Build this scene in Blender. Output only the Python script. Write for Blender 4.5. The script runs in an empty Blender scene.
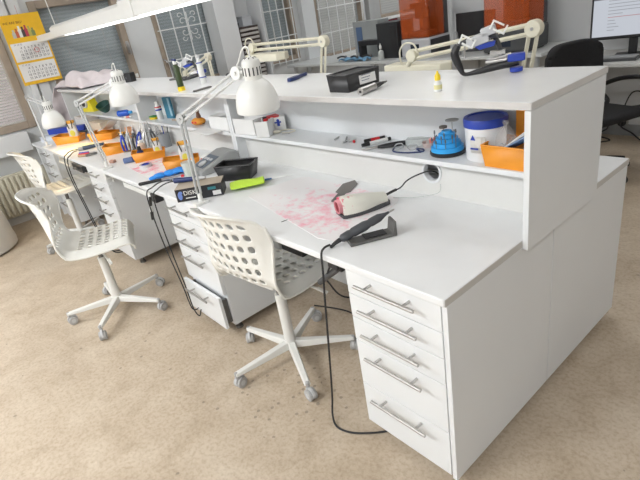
import bpy, bmesh, math, random
from mathutils import Vector, Matrix, Euler
random.seed(7)
R = math.radians
PI = math.pi
S = bpy.context.scene
COL = S.collection

# ------------------------------------------------------------------ camera
cd = bpy.data.cameras.new('camera')
cam = bpy.data.objects.new('camera', cd)
COL.objects.link(cam)
cd.sensor_fit = 'HORIZONTAL'
cd.sensor_width = 36.0
cd.lens = 489.385 / 640 * 36.0
cd.clip_start = 0.02
yaw, pitch, roll = 0.925887, 0.442499, -0.179813
fwd = Vector((-math.sin(yaw) * math.cos(pitch), math.cos(yaw) * math.cos(pitch), -math.sin(pitch)))
rt = Vector((math.cos(yaw), math.sin(yaw), 0))
up = rt.cross(fwd)
r2 = math.cos(roll) * rt + math.sin(roll) * up
u2 = -math.sin(roll) * rt + math.cos(roll) * up
m = Matrix((r2, u2, -fwd)).transposed().to_4x4()
m.translation = Vector((0.68658, -0.88448, 1.5153))
cam.matrix_world = m
S.camera = cam

# ------------------------------------------------------------------ world, light, exposure
w = bpy.data.worlds.new('daylight')
S.world = w
w.use_nodes = True
wn = w.node_tree
bg = wn.nodes['Background']
sky = wn.nodes.new('ShaderNodeTexSky')
sky.sky_type = 'HOSEK_WILKIE'
sky.turbidity = 6
sky.sun_direction = (-0.5, 0.4, 0.6)
wn.links.new(sky.outputs[0], bg.inputs[0])
bg.inputs[1].default_value = 1.6
S.view_settings.view_transform = 'Standard'
S.view_settings.look = 'None'
S.view_settings.gamma = 1
S.view_settings.use_curve_mapping = False
S.view_settings.exposure = 0.2

def area(name, loc, sx, sy, power, color=(1, 1, 1), rot=(0, 0, 0)):
    l = bpy.data.lights.new(name, 'AREA')
    l.shape = 'RECTANGLE'
    l.size, l.size_y = sx, sy
    l.energy = power
    l.color = color
    o = bpy.data.objects.new(name, l)
    o.location = loc
    o.rotation_euler = rot
    COL.objects.link(o)
    return o

LAMPS = [(-3.6, 1.9), (-1.2, 2.3), (1.6, 1.9), (-3.6, -2.5), (-1.2, -2.7), (1.4, -2.5), (-3.4, 5.2)]
POWER = [13, 9, 11, 58, 66, 44, 24]
for (lx, ly), pw in zip(LAMPS, POWER):
    area('ceiling_lamp_light', (lx, ly, 2.80), 1.2, 0.5, pw, (0.98, 0.99, 1.0))

# ------------------------------------------------------------------ materials
MATS = {}
def mat(name, color, rough=0.5, metal=0.0, var=0.04, scale=12.0, bump=0.0, spec=0.5, trans=0.0, alpha=1.0, emit=None, es=0.0, coat=0.0):
    if name in MATS: return MATS[name]
    mt = bpy.data.materials.new(name); mt.use_nodes = True
    nt = mt.node_tree; b = nt.nodes['Principled BSDF']
    tc = nt.nodes.new('ShaderNodeTexCoord')
    nz = nt.nodes.new('ShaderNodeTexNoise'); nz.inputs['Scale'].default_value = scale; nz.inputs['Detail'].default_value = 4
    nt.links.new(tc.outputs['Object'], nz.inputs['Vector'])
    rp = nt.nodes.new('ShaderNodeValToRGB')
    c = Vector(color[:3])
    rp.color_ramp.elements[0].position = 0.3; rp.color_ramp.elements[1].position = 0.7
    rp.color_ramp.elements[0].color = (*[max(0, x * (1 - var)) for x in c], 1)
    rp.color_ramp.elements[1].color = (*[min(1, x * (1 + var)) for x in c], 1)
    nt.links.new(nz.outputs['Fac'], rp.inputs['Fac'])
    nt.links.new(rp.outputs['Color'], b.inputs['Base Color'])
    b.inputs['Roughness'].default_value = rough
    b.inputs['Metallic'].default_value = metal
    b.inputs['Specular IOR Level'].default_value = spec
    if trans: b.inputs['Transmission Weight'].default_value = trans
    if coat: b.inputs['Coat Weight'].default_value = coat
    if alpha < 1: b.inputs['Alpha'].default_value = alpha
    if emit:
        b.inputs['Emission Color'].default_value = (*emit, 1); b.inputs['Emission Strength'].default_value = es
    if bump:
        bp = nt.nodes.new('ShaderNodeBump'); bp.inputs['Strength'].default_value = bump; bp.inputs['Distance'].default_value = 0.01
        nt.links.new(nz.outputs['Fac'], bp.inputs['Height']); nt.links.new(bp.outputs[0], b.inputs['Normal'])
    MATS[name] = mt
    return mt

def floor_mat():
    mt = bpy.data.materials.new('linoleum'); mt.use_nodes = True
    nt = mt.node_tree; b = nt.nodes['Principled BSDF']; N = nt.nodes.new; L = nt.links.new
    tc = N('ShaderNodeTexCoord')
    n1 = N('ShaderNodeTexNoise'); n1.inputs['Scale'].default_value = 5.0; n1.inputs['Detail'].default_value = 8; n1.inputs['Roughness'].default_value = .68; n1.inputs['Distortion'].default_value = .5
    n2 = N('ShaderNodeTexNoise'); n2.inputs['Scale'].default_value = 60; n2.inputs['Detail'].default_value = 6; n2.inputs['Roughness'].default_value = .7
    L(tc.outputs['Object'], n1.inputs['Vector']); L(tc.outputs['Object'], n2.inputs['Vector'])
    r1 = N('ShaderNodeValToRGB'); e = r1.color_ramp.elements
    e[0].position = .30; e[0].color = (.43, .345, .25, 1)
    e[1].position = .68; e[1].color = (.59, .505, .40, 1)
    x = r1.color_ramp.elements.new(.5); x.color = (.52, .432, .33, 1)
    L(n1.outputs['Fac'], r1.inputs['Fac'])
    r2_ = N('ShaderNodeValToRGB'); e = r2_.color_ramp.elements
    e[0].position = .34; e[0].color = (.74, .69, .64, 1); e[1].position = .55; e[1].color = (1, 1, 1, 1)
    L(n2.outputs['Fac'], r2_.inputs['Fac'])
    mx = N('ShaderNodeMixRGB'); mx.blend_type = 'MULTIPLY'; mx.inputs[0].default_value = .8
    L(r1.outputs['Color'], mx.inputs[1]); L(r2_.outputs['Color'], mx.inputs[2])
    # dropped grit: dark specks, denser in a patch by the near chair
    vo = N('ShaderNodeTexVoronoi'); vo.inputs['Scale'].default_value = 34
    L(tc.outputs['Object'], vo.inputs['Vector'])
    lt = N('ShaderNodeMath'); lt.operation = 'LESS_THAN'; lt.inputs[1].default_value = .26
    L(vo.outputs['Distance'], lt.inputs[0])
    vd = N('ShaderNodeVectorMath'); vd.operation = 'DISTANCE'; vd.inputs[1].default_value = (-.83, -.06, 0)
    L(tc.outputs['Object'], vd.inputs[0])
    mr = N('ShaderNodeMapRange'); mr.inputs['From Min'].default_value = .10; mr.inputs['From Max'].default_value = .30
    mr.inputs['To Min'].default_value = .62; mr.inputs['To Max'].default_value = .012
    L(vd.outputs['Value'], mr.inputs['Value'])
    sp = N('ShaderNodeSeparateColor'); L(vo.outputs['Color'], sp.inputs[0])
    l2 = N('ShaderNodeMath'); l2.operation = 'LESS_THAN'; L(sp.outputs[0], l2.inputs[0]); L(mr.outputs[0], l2.inputs[1])
    mm = N('ShaderNodeMath'); mm.operation = 'MULTIPLY'; L(lt.outputs[0], mm.inputs[0]); L(l2.outputs[0], mm.inputs[1])
    m3 = N('ShaderNodeMath'); m3.operation = 'MULTIPLY'; m3.inputs[1].default_value = .55; L(mm.outputs[0], m3.inputs[0])
    m4 = N('ShaderNodeMixRGB'); L(m3.outputs[0], m4.inputs[0]); L(mx.outputs[0], m4.inputs[1]); m4.inputs[2].default_value = (.16, .13, .11, 1)
    L(m4.outputs[0], b.inputs['Base Color'])
    b.inputs['Roughness'].default_value = .42
    bp = N('ShaderNodeBump'); bp.inputs['Strength'].default_value = .06; bp.inputs['Distance'].default_value = .004
    L(n2.outputs['Fac'], bp.inputs['Height']); L(bp.outputs[0], b.inputs['Normal'])
    return mt

def stain_mat(name, base, stain, cen, rad, scale=16, lo=.50, hi=.66, rough=.35, alpha=None, trans=0):
    mt = bpy.data.materials.new(name); mt.use_nodes = True
    nt = mt.node_tree; b = nt.nodes['Principled BSDF']; N = nt.nodes.new; L = nt.links.new
    tc = N('ShaderNodeTexCoord')
    n1 = N('ShaderNodeTexNoise'); n1.inputs['Scale'].default_value = scale; n1.inputs['Detail'].default_value = 7; n1.inputs['Roughness'].default_value = .7
    L(tc.outputs['Object'], n1.inputs['Vector'])
    vd = N('ShaderNodeVectorMath'); vd.operation = 'DISTANCE'; vd.inputs[1].default_value = cen
    L(tc.outputs['Object'], vd.inputs[0])
    mr = N('ShaderNodeMapRange'); mr.inputs['From Min'].default_value = rad * .3; mr.inputs['From Max'].default_value = rad
    mr.inputs['To Min'].default_value = .06; mr.inputs['To Max'].default_value = -.22
    L(vd.outputs['Value'], mr.inputs['Value'])
    ad = N('ShaderNodeMath'); L(n1.outputs['Fac'], ad.inputs[0]); L(mr.outputs[0], ad.inputs[1])
    m2 = N('ShaderNodeMapRange'); m2.inputs['From Min'].default_value = lo; m2.inputs['From Max'].default_value = hi
    L(ad.outputs[0], m2.inputs['Value'])
    mx = N('ShaderNodeMixRGB'); L(m2.outputs[0], mx.inputs[0]); mx.inputs[1].default_value = (*base, 1); mx.inputs[2].default_value = (*stain, 1)
    L(mx.outputs[0], b.inputs['Base Color']); b.inputs['Roughness'].default_value = rough
    if alpha is not None:
        m5 = N('ShaderNodeMapRange'); m5.inputs['To Min'].default_value = alpha; m5.inputs['To Max'].default_value = .9
        L(m2.outputs[0], m5.inputs['Value']); L(m5.outputs[0], b.inputs['Alpha'])
    return mt

def slat_mat(name, c1, c2, n, axis='Z', rough=.6, soft=True):
    """horizontal blind slats: wave along z"""
    mt = bpy.data.materials.new(name); mt.use_nodes = True
    nt = mt.node_tree; b = nt.nodes['Principled BSDF']; N = nt.nodes.new; L = nt.links.new
    tc = N('ShaderNodeTexCoord'); wv = N('ShaderNodeTexWave'); wv.bands_direction = axis
    wv.inputs['Scale'].default_value = n; wv.inputs['Distortion'].default_value = .25; wv.inputs['Detail'].default_value = 1
    L(tc.outputs['Object'], wv.inputs['Vector'])
    rp = N('ShaderNodeValToRGB'); rp.color_ramp.elements[0].color = (*c1, 1); rp.color_ramp.elements[1].color = (*c2, 1)
    L(wv.outputs['Fac'], rp.inputs['Fac']); L(rp.outputs['Color'], b.inputs['Base Color'])
    b.inputs['Roughness'].default_value = rough
    return mt

WHITE = mat('white_laminate', (.745, .765, .78), .32, var=.012, scale=3)
WORK = mat('white_worktop', (.79, .805, .815), .28, var=.02, scale=9)
EDGE = mat('grey_edge_band', (.55, .54, .52), .45, var=.03)
BOARD = mat('shelf_board', (.765, .785, .80), .4, var=.015)
WALLM = mat('wall_paint', (.64, .66, .67), .7, var=.03, scale=2)
WALLW = mat('wall_white_paint', (.64, .655, .665), .7, var=.03, scale=2)
CEIL = mat('ceiling_paint', (.8, .8, .78), .8, var=.02)
WOOD = mat('beige_window_frame', (.34, .28, .22), .5, var=.12, scale=8)
GRILLE = mat('white_grille_paint', (.72, .74, .74), .45, var=.02)
GLASSD = mat('dim_glass', (.10, .12, .13), .15, var=.1)
STEEL = mat('brushed_steel', (.50, .49, .48), .32, 1.0, var=.08, scale=60)
DSTEEL = mat('dark_steel', (.20, .20, .20), .35, 1.0, var=.1, scale=40)
CHAIRW = mat('chair_white_plastic', (.80, .80, .76), .35, var=.012)
CHAIRM = mat('chair_white_metal', (.74, .74, .71), .38, var=.015)
CAST = mat('caster_grey_plastic', (.42, .42, .42), .45, var=.05)
BLACK = mat('black_plastic', (.018, .018, .020), .38, var=.2)
RUBBER = mat('black_rubber', (.022, .022, .024), .6, var=.2)
DGREY = mat('dark_grey_plastic', (.065, .068, .072), .45, var=.12)
GREY = mat('grey_plastic', (.30, .31, .32), .45, var=.06)
LGREY = mat('light_grey_plastic', (.55, .56, .57), .45, var=.05)
LAMPW = mat('lamp_white_enamel', (.80, .81, .79), .28, var=.012)
CREAM = mat('cream_enamel', (.72, .69, .56), .38, var=.03)
ORANGE = mat('orange_plastic', (.82, .31, .022), .4, var=.05)
PAPER = mat('white_paper', (.80, .80, .79), .75, var=.03)
CARD = mat('brown_cardboard', (.52, .40, .28), .8, var=.08)
BEIGEB = mat('beige_cardboard', (.72, .62, .50), .8, var=.05)
BLUE = mat('royal_blue_plastic', (.02, .055, .40), .35, var=.1)
NAVY = mat('navy_plastic', (.012, .03, .13), .4, var=.1)
SKY = mat('sky_blue_plastic', (.03, .36, .80), .38, var=.05)
GLOVE = mat('blue_nitrile', (.02, .26, .78), .5, var=.12, scale=30, bump=.3)
GREEN = mat('lime_green_foam', (.50, .75, .06), .6, var=.06)
OLIVE = mat('olive_green_plastic', (.035, .06, .018), .35, var=.1)
DGREEN = mat('dark_green_rubber', (.012, .07, .055), .4, var=.1)
YELLOW = mat('yellow_plastic', (.85, .62, .02), .4, var=.04)
RED = mat('red_plastic', (.62, .02, .025), .35, var=.08)
PINK = mat('pink_plastic', (.80, .28, .25), .4, var=.08)
TEAL = mat('teal_pack', (.05, .22, .33), .5, var=.08)
CLOTH = mat('pale_pink_cloth', (.66, .60, .62), .9, var=.05, bump=.3, scale=20)
BAG = mat('clear_plastic_bag', (.85, .82, .80), .15, var=.02, alpha=.30)
CLEAR = mat('frosted_clear_plastic', (.78, .82, .80), .2, var=.03, alpha=.55)
FABRIC = mat('black_mesh_fabric', (.012, .012, .014), .85, var=.2, scale=60)
RAD = mat('radiator_enamel', (.55, .52, .42), .4, var=.03)
AMBER = mat('amber_acrylic', (.66, .12, .02), .08, var=.05, alpha=.50)
DAMBER = mat('dark_inner_machine', (.05, .012, .010), .5, var=.2)
SCREEN = mat('dark_screen', (.03, .04, .06), .15, var=.1)
SKIN = mat('plaster_cream', (.78, .74, .62), .7, var=.04)

# ------------------------------------------------------------------ mesh helpers
class MB:
    def __init__(s, M=None):
        s.bm = bmesh.new(); s.M = M or Matrix(); s.mi = 0
    def _fin(s, vs, M=None):
        MM = s.M @ M if M else s.M
        for v in vs: v.co = MM @ v.co
        fs = set()
        for v in vs:
            for f in v.link_faces: fs.add(f)
        for f in fs: f.material_index = s.mi
        return vs
    def box(s, c, d, rot=None, M=None):
        g = bmesh.ops.create_cube(s.bm, size=1)['verts']
        m_ = Matrix.Translation(c)
        if rot: m_ = m_ @ Euler(rot).to_matrix().to_4x4()
        m_ = m_ @ Matrix.Diagonal((*d, 1))
        return s._fin(g, (M @ m_) if M else m_)
    def bb(s, x0, x1, y0, y1, z0, z1):
        return s.box(((x0 + x1) / 2, (y0 + y1) / 2, (z0 + z1) / 2), (abs(x1 - x0), abs(y1 - y0), abs(z1 - z0)))
    def cyl(s, p0, p1, r0, r1=None, seg=16, caps=True):
        p0, p1 = Vector(p0), Vector(p1); d = p1 - p0
        r1 = r0 if r1 is None else r1
        g = bmesh.ops.create_cone(s.bm, cap_ends=caps, segments=seg, radius1=r0, radius2=r1, depth=d.length)['verts']
        q = Vector((0, 0, 1)).rotation_difference(d.normalized()).to_matrix().to_4x4()
        return s._fin(g, Matrix.Translation((p0 + p1) / 2) @ q)
    def sph(s, c, r, sc=(1, 1, 1), u=16, v=10, rot=(0, 0, 0)):
        g = bmesh.ops.create_uvsphere(s.bm, u_segments=u, v_segments=v, radius=r)['verts']
        return s._fin(g, Matrix.Translation(c) @ Euler(rot).to_matrix().to_4x4() @ Matrix.Diagonal((*sc, 1)))
    def lathe(s, prof, c=(0, 0, 0), seg=28, rot=(0, 0, 0), sc=(1, 1, 1), M=None):
        rings = []; vs = []
        for r, z in prof:
            if r < 1e-6:
                v = s.bm.verts.new((0, 0, z)); rings.append([v]); vs.append(v)
            else:
                rg = [s.bm.verts.new((r * math.cos(2 * PI * i / seg), r * math.sin(2 * PI * i / seg), z)) for i in range(seg)]
                rings.append(rg); vs += rg
        for a, b in zip(rings, rings[1:]):
            for i in range(seg):
                j = (i + 1) % seg
                if len(a) == 1 and len(b) == 1: continue
                if len(a) == 1: f = (a[0], b[j], b[i])
                elif len(b) == 1: f = (a[i], a[j], b[0])
                else: f = (a[i], a[j], b[j], b[i])
                s.bm.faces.new(f)
        m_ = Matrix.Translation(c) @ Euler(rot).to_matrix().to_4x4() @ Matrix.Diagonal((*sc, 1))
        return s._fin(vs, (M @ m_) if M else m_)
    def prism(s, poly, h0, h1, c=(0, 0, 0), rot=(0, 0, 0), M=None):
        a = [s.bm.verts.new((x, y, h0)) for x, y in poly]
        b = [s.bm.verts.new((x, y, h1)) for x, y in poly]
        n = len(poly)
        s.bm.faces.new(a[::-1]); s.bm.faces.new(b)
        for i in range(n):
            j = (i + 1) % n
            s.bm.faces.new((a[i], a[j], b[j], b[i]))
        m_ = Matrix.Translation(c) @ Euler(rot).to_matrix().to_4x4()
        return s._fin(a + b, (M @ m_) if M else m_)
    def tube(s, pts, r, seg=8, smooth=True, sub=6, caps=True):
        P = [Vector(p) for p in pts]
        if smooth and len(P) > 2:
            Q = []
            for i in range(len(P) - 1):
                p0 = P[max(i - 1, 0)]; p1 = P[i]; p2 = P[i + 1]; p3 = P[min(i + 2, len(P) - 1)]
                for k in range(sub):
                    t = k / sub
                    Q.append(.5 * ((2 * p1) + (p2 - p0) * t + (2 * p0 - 5 * p1 + 4 * p2 - p3) * t * t + (3 * p1 - p0 - 3 * p2 + p3) * t ** 3))
            Q.append(P[-1]); P = Q
        rs = r if callable(r) else (lambda t: r)
        rings = []; nrm = None; vs = []
        for i, p in enumerate(P):
            d = (P[min(i + 1, len(P) - 1)] - P[max(i - 1, 0)])
            if d.length < 1e-9: d = Vector((0, 0, 1))
            d.normalize()
            if nrm is None:
                nrm = d.orthogonal().normalized()
            else:
                nrm = (nrm - d * nrm.dot(d))
                nrm = nrm.normalized() if nrm.length > 1e-6 else d.orthogonal().normalized()
            bn = d.cross(nrm); rr = rs(i / max(1, len(P) - 1))
            rg = [s.bm.verts.new(p + rr * (nrm * math.cos(2 * PI * k / seg) + bn * math.sin(2 * PI * k / seg))) for k in range(seg)]
            rings.append(rg); vs += rg
        for a, b in zip(rings, rings[1:]):
            for k in range(seg):
                j = (k + 1) % seg
                s.bm.faces.new((a[k], a[j], b[j], b[k]))
        if caps:
            s.bm.faces.new(rings[0][::-1]); s.bm.faces.new(rings[-1])
        return s._fin(vs)
    def grid(s, fn, nu, nv, skip=None):
        V = [[s.bm.verts.new(fn(i / nu, j / nv)) for j in range(nv + 1)] for i in range(nu + 1)]
        for i in range(nu):
            for j in range(nv):
                if skip and skip(i, j): continue
                s.bm.faces.new((V[i][j], V[i + 1][j], V[i + 1][j + 1], V[i][j + 1]))
        return s._fin([v for r_ in V for v in r_])
    def build(s, name, mt, parent=None, bevel=0, sub=0, solid=0, flat=False, angle=38, loc=None, rot=None, seg=2, soff=-1):
        bmesh.ops.recalc_face_normals(s.bm, faces=s.bm.faces[:])
        for e in [v for v in s.bm.verts if not v.link_faces]: s.bm.verts.remove(e)
        me = bpy.data.meshes.new(name); s.bm.to_mesh(me); s.bm.free()
        for q in (mt if isinstance(mt, (list, tuple)) else [mt]): me.materials.append(q)
        if not flat:
            me.polygons.foreach_set('use_smooth', [True] * len(me.polygons))
            if not sub: me.set_sharp_from_angle(angle=R(angle))
        o = bpy.data.objects.new(name, me); COL.objects.link(o)
        if parent: o.parent = parent
        if loc: o.location = loc
        if rot: o.rotation_euler = rot
        if sub:
            md = o.modifiers.new('sub', 'SUBSURF'); md.levels = sub; md.render_levels = sub
        if solid:
            md = o.modifiers.new('solid', 'SOLIDIFY'); md.thickness = solid; md.offset = soff
        if bevel:
            md = o.modifiers.new('bevel', 'BEVEL'); md.width = bevel; md.segments = seg; md.limit_method = 'ANGLE'; md.angle_limit = R(40)
            md.harden_normals = False
        return o

def tag(o, label, cat, group=None):
    o['label'] = label; o['category'] = cat
    if group: o['group'] = group
    return o
def thing(name, label, cat, loc=(0, 0, 0), rz=0, group=None):
    o = bpy.data.objects.new(name, None); COL.objects.link(o)
    o.empty_display_size = .05
    o.location = loc; o.rotation_euler = (0, 0, R(rz))
    return tag(o, label, cat, group)
def struct(o):
    o['kind'] = 'structure'; return o
def text(body, size, name, mt, parent, M, depth=.0006):
    cu = bpy.data.curves.new('t', 'FONT'); cu.body = body; cu.size = size; cu.extrude = depth; cu.align_x = 'CENTER'; cu.align_y = 'CENTER'
    cu.resolution_u = 3
    tmp = bpy.data.objects.new('t', cu); COL.objects.link(tmp)
    dg = bpy.context.evaluated_depsgraph_get()
    me = bpy.data.meshes.new_from_object(tmp.evaluated_get(dg))
    bpy.data.objects.remove(tmp)
    me.transform(M); me.materials.clear(); me.materials.append(mt)
    o = bpy.data.objects.new(name, me); COL.objects.link(o); o.parent = parent
    return o
def TR(x, y, z, rx=0, ry=0, rz=0):
    return Matrix.Translation((x, y, z)) @ Euler((R(rx), R(ry), R(rz))).to_matrix().to_4x4()

# ------------------------------------------------------------------ the room
X0, X1, Y0, YA, YB, ZC = -5.05, 3.6, -3.2, 4.0, 7.2, 2.9   # YA: wall behind the desks, YB: end of the deeper bay
XJ = -2.75
T = .7625; SH = .935; RT = 1.1875                         # worktop, shelf and riser heights

b = MB(); b.bb(X0, X1, Y0, YB, -.1, 0); struct(b.build('floor', floor_mat()))
b = MB(); b.bb(X0 - .2, X1 + .2, Y0 - .2, YB + .2, ZC, ZC + .1); struct(b.build('ceiling', CEIL))
# window wall with openings
WIN = [(-1.25, .15, .88, 2.25), (.47, 1.34, .88, 1.99), (1.66, 2.46, .88, 2.25), (3.10, 3.66, .88, 2.25), (4.05, 5.0, .80, 2.25), (5.35, 6.6, 1.17, 2.25)]
b = MB()
ys = [Y0]
for y0, y1, z0, z1 in WIN: ys += [y0, y1]
ys.append(YB)
for k in range(0, len(ys), 2): b.bb(X0 - .25, X0, ys[k], ys[k + 1], 0, ZC)
for y0, y1, z0, z1 in WIN:
    b.bb(X0 - .25, X0, y0, y1, 0, z0); b.bb(X0 - .25, X0, y0, y1, z1, ZC)
struct(b.build('wall_left', WALLM))
b = MB(); b.bb(XJ, X1 + .2, YA, YA + .2, 0, ZC); struct(b.build('wall_back', WALLW))
b = MB(); b.bb(X0 - .2, XJ, YB, YB + .2, 0, ZC); b.bb(XJ, XJ + .2, YA + .2, YB + .2, 0, ZC); struct(b.build('wall_bay', WALLW))
b = MB(); b.bb(X0 - .2, X1 + .2, Y0 - .2, Y0, 0, ZC); struct(b.build('wall_front', WALLW))
b = MB(); b.bb(X1, X1 + .2, Y0, YA, 0, ZC); struct(b.build('wall_right', WALLW))
b = MB(); b.bb(XJ, X1, YA - .015, YA, 0, .10); struct(b.build('baseboard_back', GREY))
b = MB(); b.bb(X0, X0 + .015, Y0, YB, 0, .08); struct(b.build('baseboard_left', LGREY))

BLIND = slat_mat('closed_blind', (.20, .27, .30), (.28, .36, .39), 9)
BLINDD = slat_mat('closed_blind_light', (.40, .42, .41), (.52, .53, .51), 9)
def window(i, grille=0, scroll=None, blind=BLIND, lit=False):
    y0, y1, z0, z1 = WIN[i]
    f = MB(); t = .07
    if i in (4, 5): t = .045
    for a in ((y0, y0 + t, z0, z1), (y1 - t, y1, z0, z1), (y0 + t, y1 - t, z0, z0 + t), (y0 + t, y1 - t, z1 - t, z1)):
        f.bb(X0 - .07, X0 + .02, *a)
    fo = struct(f.build('window_%d' % (i + 1), WOOD, bevel=.006))
    g = MB(); g.bb(X0 - .075, X0 - .065, y0 + t, y1 - t, z0 + t, z1 - t)
    if lit:
        g.build('glass_pane', mat('clear_glass', (.9, .9, .9), .05, alpha=.12), fo)
        sl = MB(); z = z0 + t + .02
        while z < z1 - t:
            sl.box((X0 - .11, (y0 + y1) / 2, z), (.026, y1 - y0 - 2 * t, .002), rot=(0, R(32), 0)); z += .027
        sl.build('blind', mat('open_slat', (.72, .62, .64), .5), fo)
    else:
        g.build('glass_pane', mat('clear_glass', (.9, .9, .9), .05, alpha=.12), fo)
        sl = MB(); sl.bb(X0 - .10, X0 - .09, y0 + t - .01, y1 - t + .01, z0 + t - .01, z1 - t + .01); sl.build('blind', blind, fo)
        if i == 1:
            c = MB()
            for q in (.25, .8): c.bb(X0 - .0895, X0 - .087, y0 + t + q * (y1 - y0 - 2 * t), y0 + t + q * (y1 - y0 - 2 * t) + .006, z0 + t, z1 - t)
            c.build('blind_cord', GREY, fo)
    if grille:
        q = MB(); n = grille
        for k in range(n + 1):
            y = y0 + .05 + (y1 - y0 - .1) * k / n
            q.bb(X0 + .035, X0 + .047, y - .005, y + .005, z0 - .02, z1)
        for z in ([z0 + .01, z0 + .33, z0 + .66, z0 + .98, z0 + 1.3]): q.bb(X0 + .034, X0 + .048, y0 + .02, y1 - .02, z - .006, z + .006)
        if scroll:
            yc, zc = scroll
            for sy in (-1, 1):
                for sz in (-1, 1):
                    for (s1, off) in ((.055, .0), (.040, .065)):
                        pts = []
                        for a in range(0, 13):
                            th = a / 12 * 1.6 * PI; rr = s1 * (1 - a / 15)
                            pts.append((X0 + .055, yc + sy * (s1 + .012 + off * .6 - rr * math.cos(th)), zc + sz * (.055 + off + rr * math.sin(th) * .9)))
                        q.tube(pts, .004, seg=6, sub=3)
            q.bb(X0 + .05, X0 + .058, yc - .004, yc + .004, zc - .15, zc + .15)
        q.build('grille', GRILLE, fo)
    if i == 1:
        h = MB(); h.bb(X0 + .02, X0 + .035, y1 - .05, y1 - .02, 1.38, 1.50); h.cyl((X0 + .035, y1 - .035, 1.47), (X0 + .06, y1 - .035, 1.47), .008); h.box((X0 + .06, y1 - .035, 1.42), (.012, .018, .12)); h.build('window_handle', STEEL, fo, bevel=.003)
        h = MB(); h.bb(X0 + .02, X0 + .03, y1 - .05, y1 - .02, 1.12, 1.16); h.build('hinge', LAMPW, fo)
window(0, lit=True)
window(1)
window(2, grille=4, scroll=(2.07, 1.54))
window(3, grille=4)
window(4, grille=5, blind=BLINDD)
window(5, blind=BLINDD)
# sills, trunking under the windows
b = MB(); b.bb(X0, X0 + .13, Y0, .02, .685, .87); struct(b.build('trim_1', WALLW, bevel=.006))
b = MB(); b.bb(X0, X0 + .10, 5.32, 6.65, 1.13, 1.17); struct(b.build('trim_2', GRILLE, bevel=.004))
b = MB(); b.bb(X0, X0 + .12, 4.0, 5.05, .745, .80); struct(b.build('trim_3', GRILLE, bevel=.004))
b = MB()                                                   # vertical pipe boxing between the bays
b.bb(X0, X0 + .09, 3.76, 3.99, 0, ZC); struct(b.build('trim_4', WALLM, bevel=.005))
b = MB(); b.bb(X0, X0 + .05, .22, .28, 0, ZC); b.bb(X0, X0 + .03, .30, .40, 0, ZC); struct(b.build('trim_5', WALLW, bevel=.006))
b = MB(); b.bb(X0, X0 + .09, 5.06, 5.30, 0, ZC); struct(b.build('trim_6', mat('grey_wall_paint', (.36, .37, .37), .7), bevel=.005))
b = MB(); b.bb(X0 + .0, X0 + .03, 5.4, 5.75, 1.02, 1.12)   # red plate under the last window
tag(b.build('wall_plate', mat('maroon_plate', (.30, .02, .05), .4), bevel=.003), 'small dark red plate on the wall under the far right window', 'plate')

# radiator
t = thing('radiator', 'beige ribbed radiator on the wall under the leftmost window', 'radiator', (X0 + .07, -.65, .09))
b = MB(); b.bb(-.035, .0, -.75, .70, 0, .42); b.build('back_panel', RAD, t, bevel=.008)
b = MB()
for k in range(29): b.bb(0, .022, -.735 + k * .05, -.70 + k * .05, .02, .40)
b.build('ribs', RAD, t, bevel=.008)
b = MB(); b.tube([(0, .70, .05), (0, .76, .05), (0, .78, .0), (0, .78, -.085)], .009); b.tube([(0, .70, .38), (.0, .80, .38), (0, .82, .3), (0, .82, -.085)], .009); b.build('pipe', RAD, t)

# tall white cupboard standing at the window wall, with an open niche
t = thing('tall_cupboard', 'tall white cupboard with an open niche standing between two windows', 'cupboard', (X0 + .001, 2.64, 0))
b = MB()
b.bb(.0, .30, -.31, -.29, 0, 2.5); b.bb(0, .30, .30, .32, 0, 2.5); b.bb(0, .02, -.29, .30, 0, 2.5)
b.bb(0, .30, -.29, .30, 2.48, 2.5); b.bb(.02, .30, -.29, .30, .80, .82); b.bb(.02, .30, -.29, .30, .0, .06)
b.build('carcass', WALLW, t, bevel=.002)
b = MB(); b.bb(.30, .32, -.31, .32, .06, .80); b.build('lower_door', WALLW, t, bevel=.002)
b = MB(); b.bb(.30, .32, -.35, -.08, .82, 2.48); b.build('open_door', WALLW, t, bevel=.002)
# parts organiser in the niche
t = thing('parts_organizer', 'dark small parts organiser with rows of grey drawers in the cupboard niche', 'organizer', (X0 + .16, 2.74, .82))
b = MB(); b.bb(-.12, .10, -.14, .14, 0, .60); b.build('frame', mat('brown_black_frame', (.06, .045, .04), .5), t)
for k in range(12):
    b = MB(); b.bb(.10, .118, -.13, .13, .012 + k * .049, .039 + k * .049); b.bb(.118, .126, -.02, .02, .020 + k * .049, .030 + k * .049)
    b.build('drawer', mat('organizer_drawer_grey', (.45, .43, .41), .4), t)
t = thing('small_box', 'small grey-white box on top of the parts organiser', 'box', (X0 + .17, 2.75, 1.422), 5)
b = MB(); b.bb(-.07, .07, -.07, .07, 0, .11); b.build('carton', mat('grey_carton', (.45, .47, .50), .6), t, bevel=.003)
b = MB(); b.bb(-.075, .075, -.074, .074, .105, .12); b.build('lid', mat('grey_carton', (.45, .47, .50), .6), t, bevel=.003)
t = thing('small_pot', 'small black pot beside the box on the parts organiser', 'pot', (X0 + .19, 2.63, 1.422))
b = MB(); b.lathe([(0, 0), (.022, 0), (.026, .05), (.022, .05), (.018, .01), (0, .01)]); b.build('body', BLACK, t)

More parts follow.
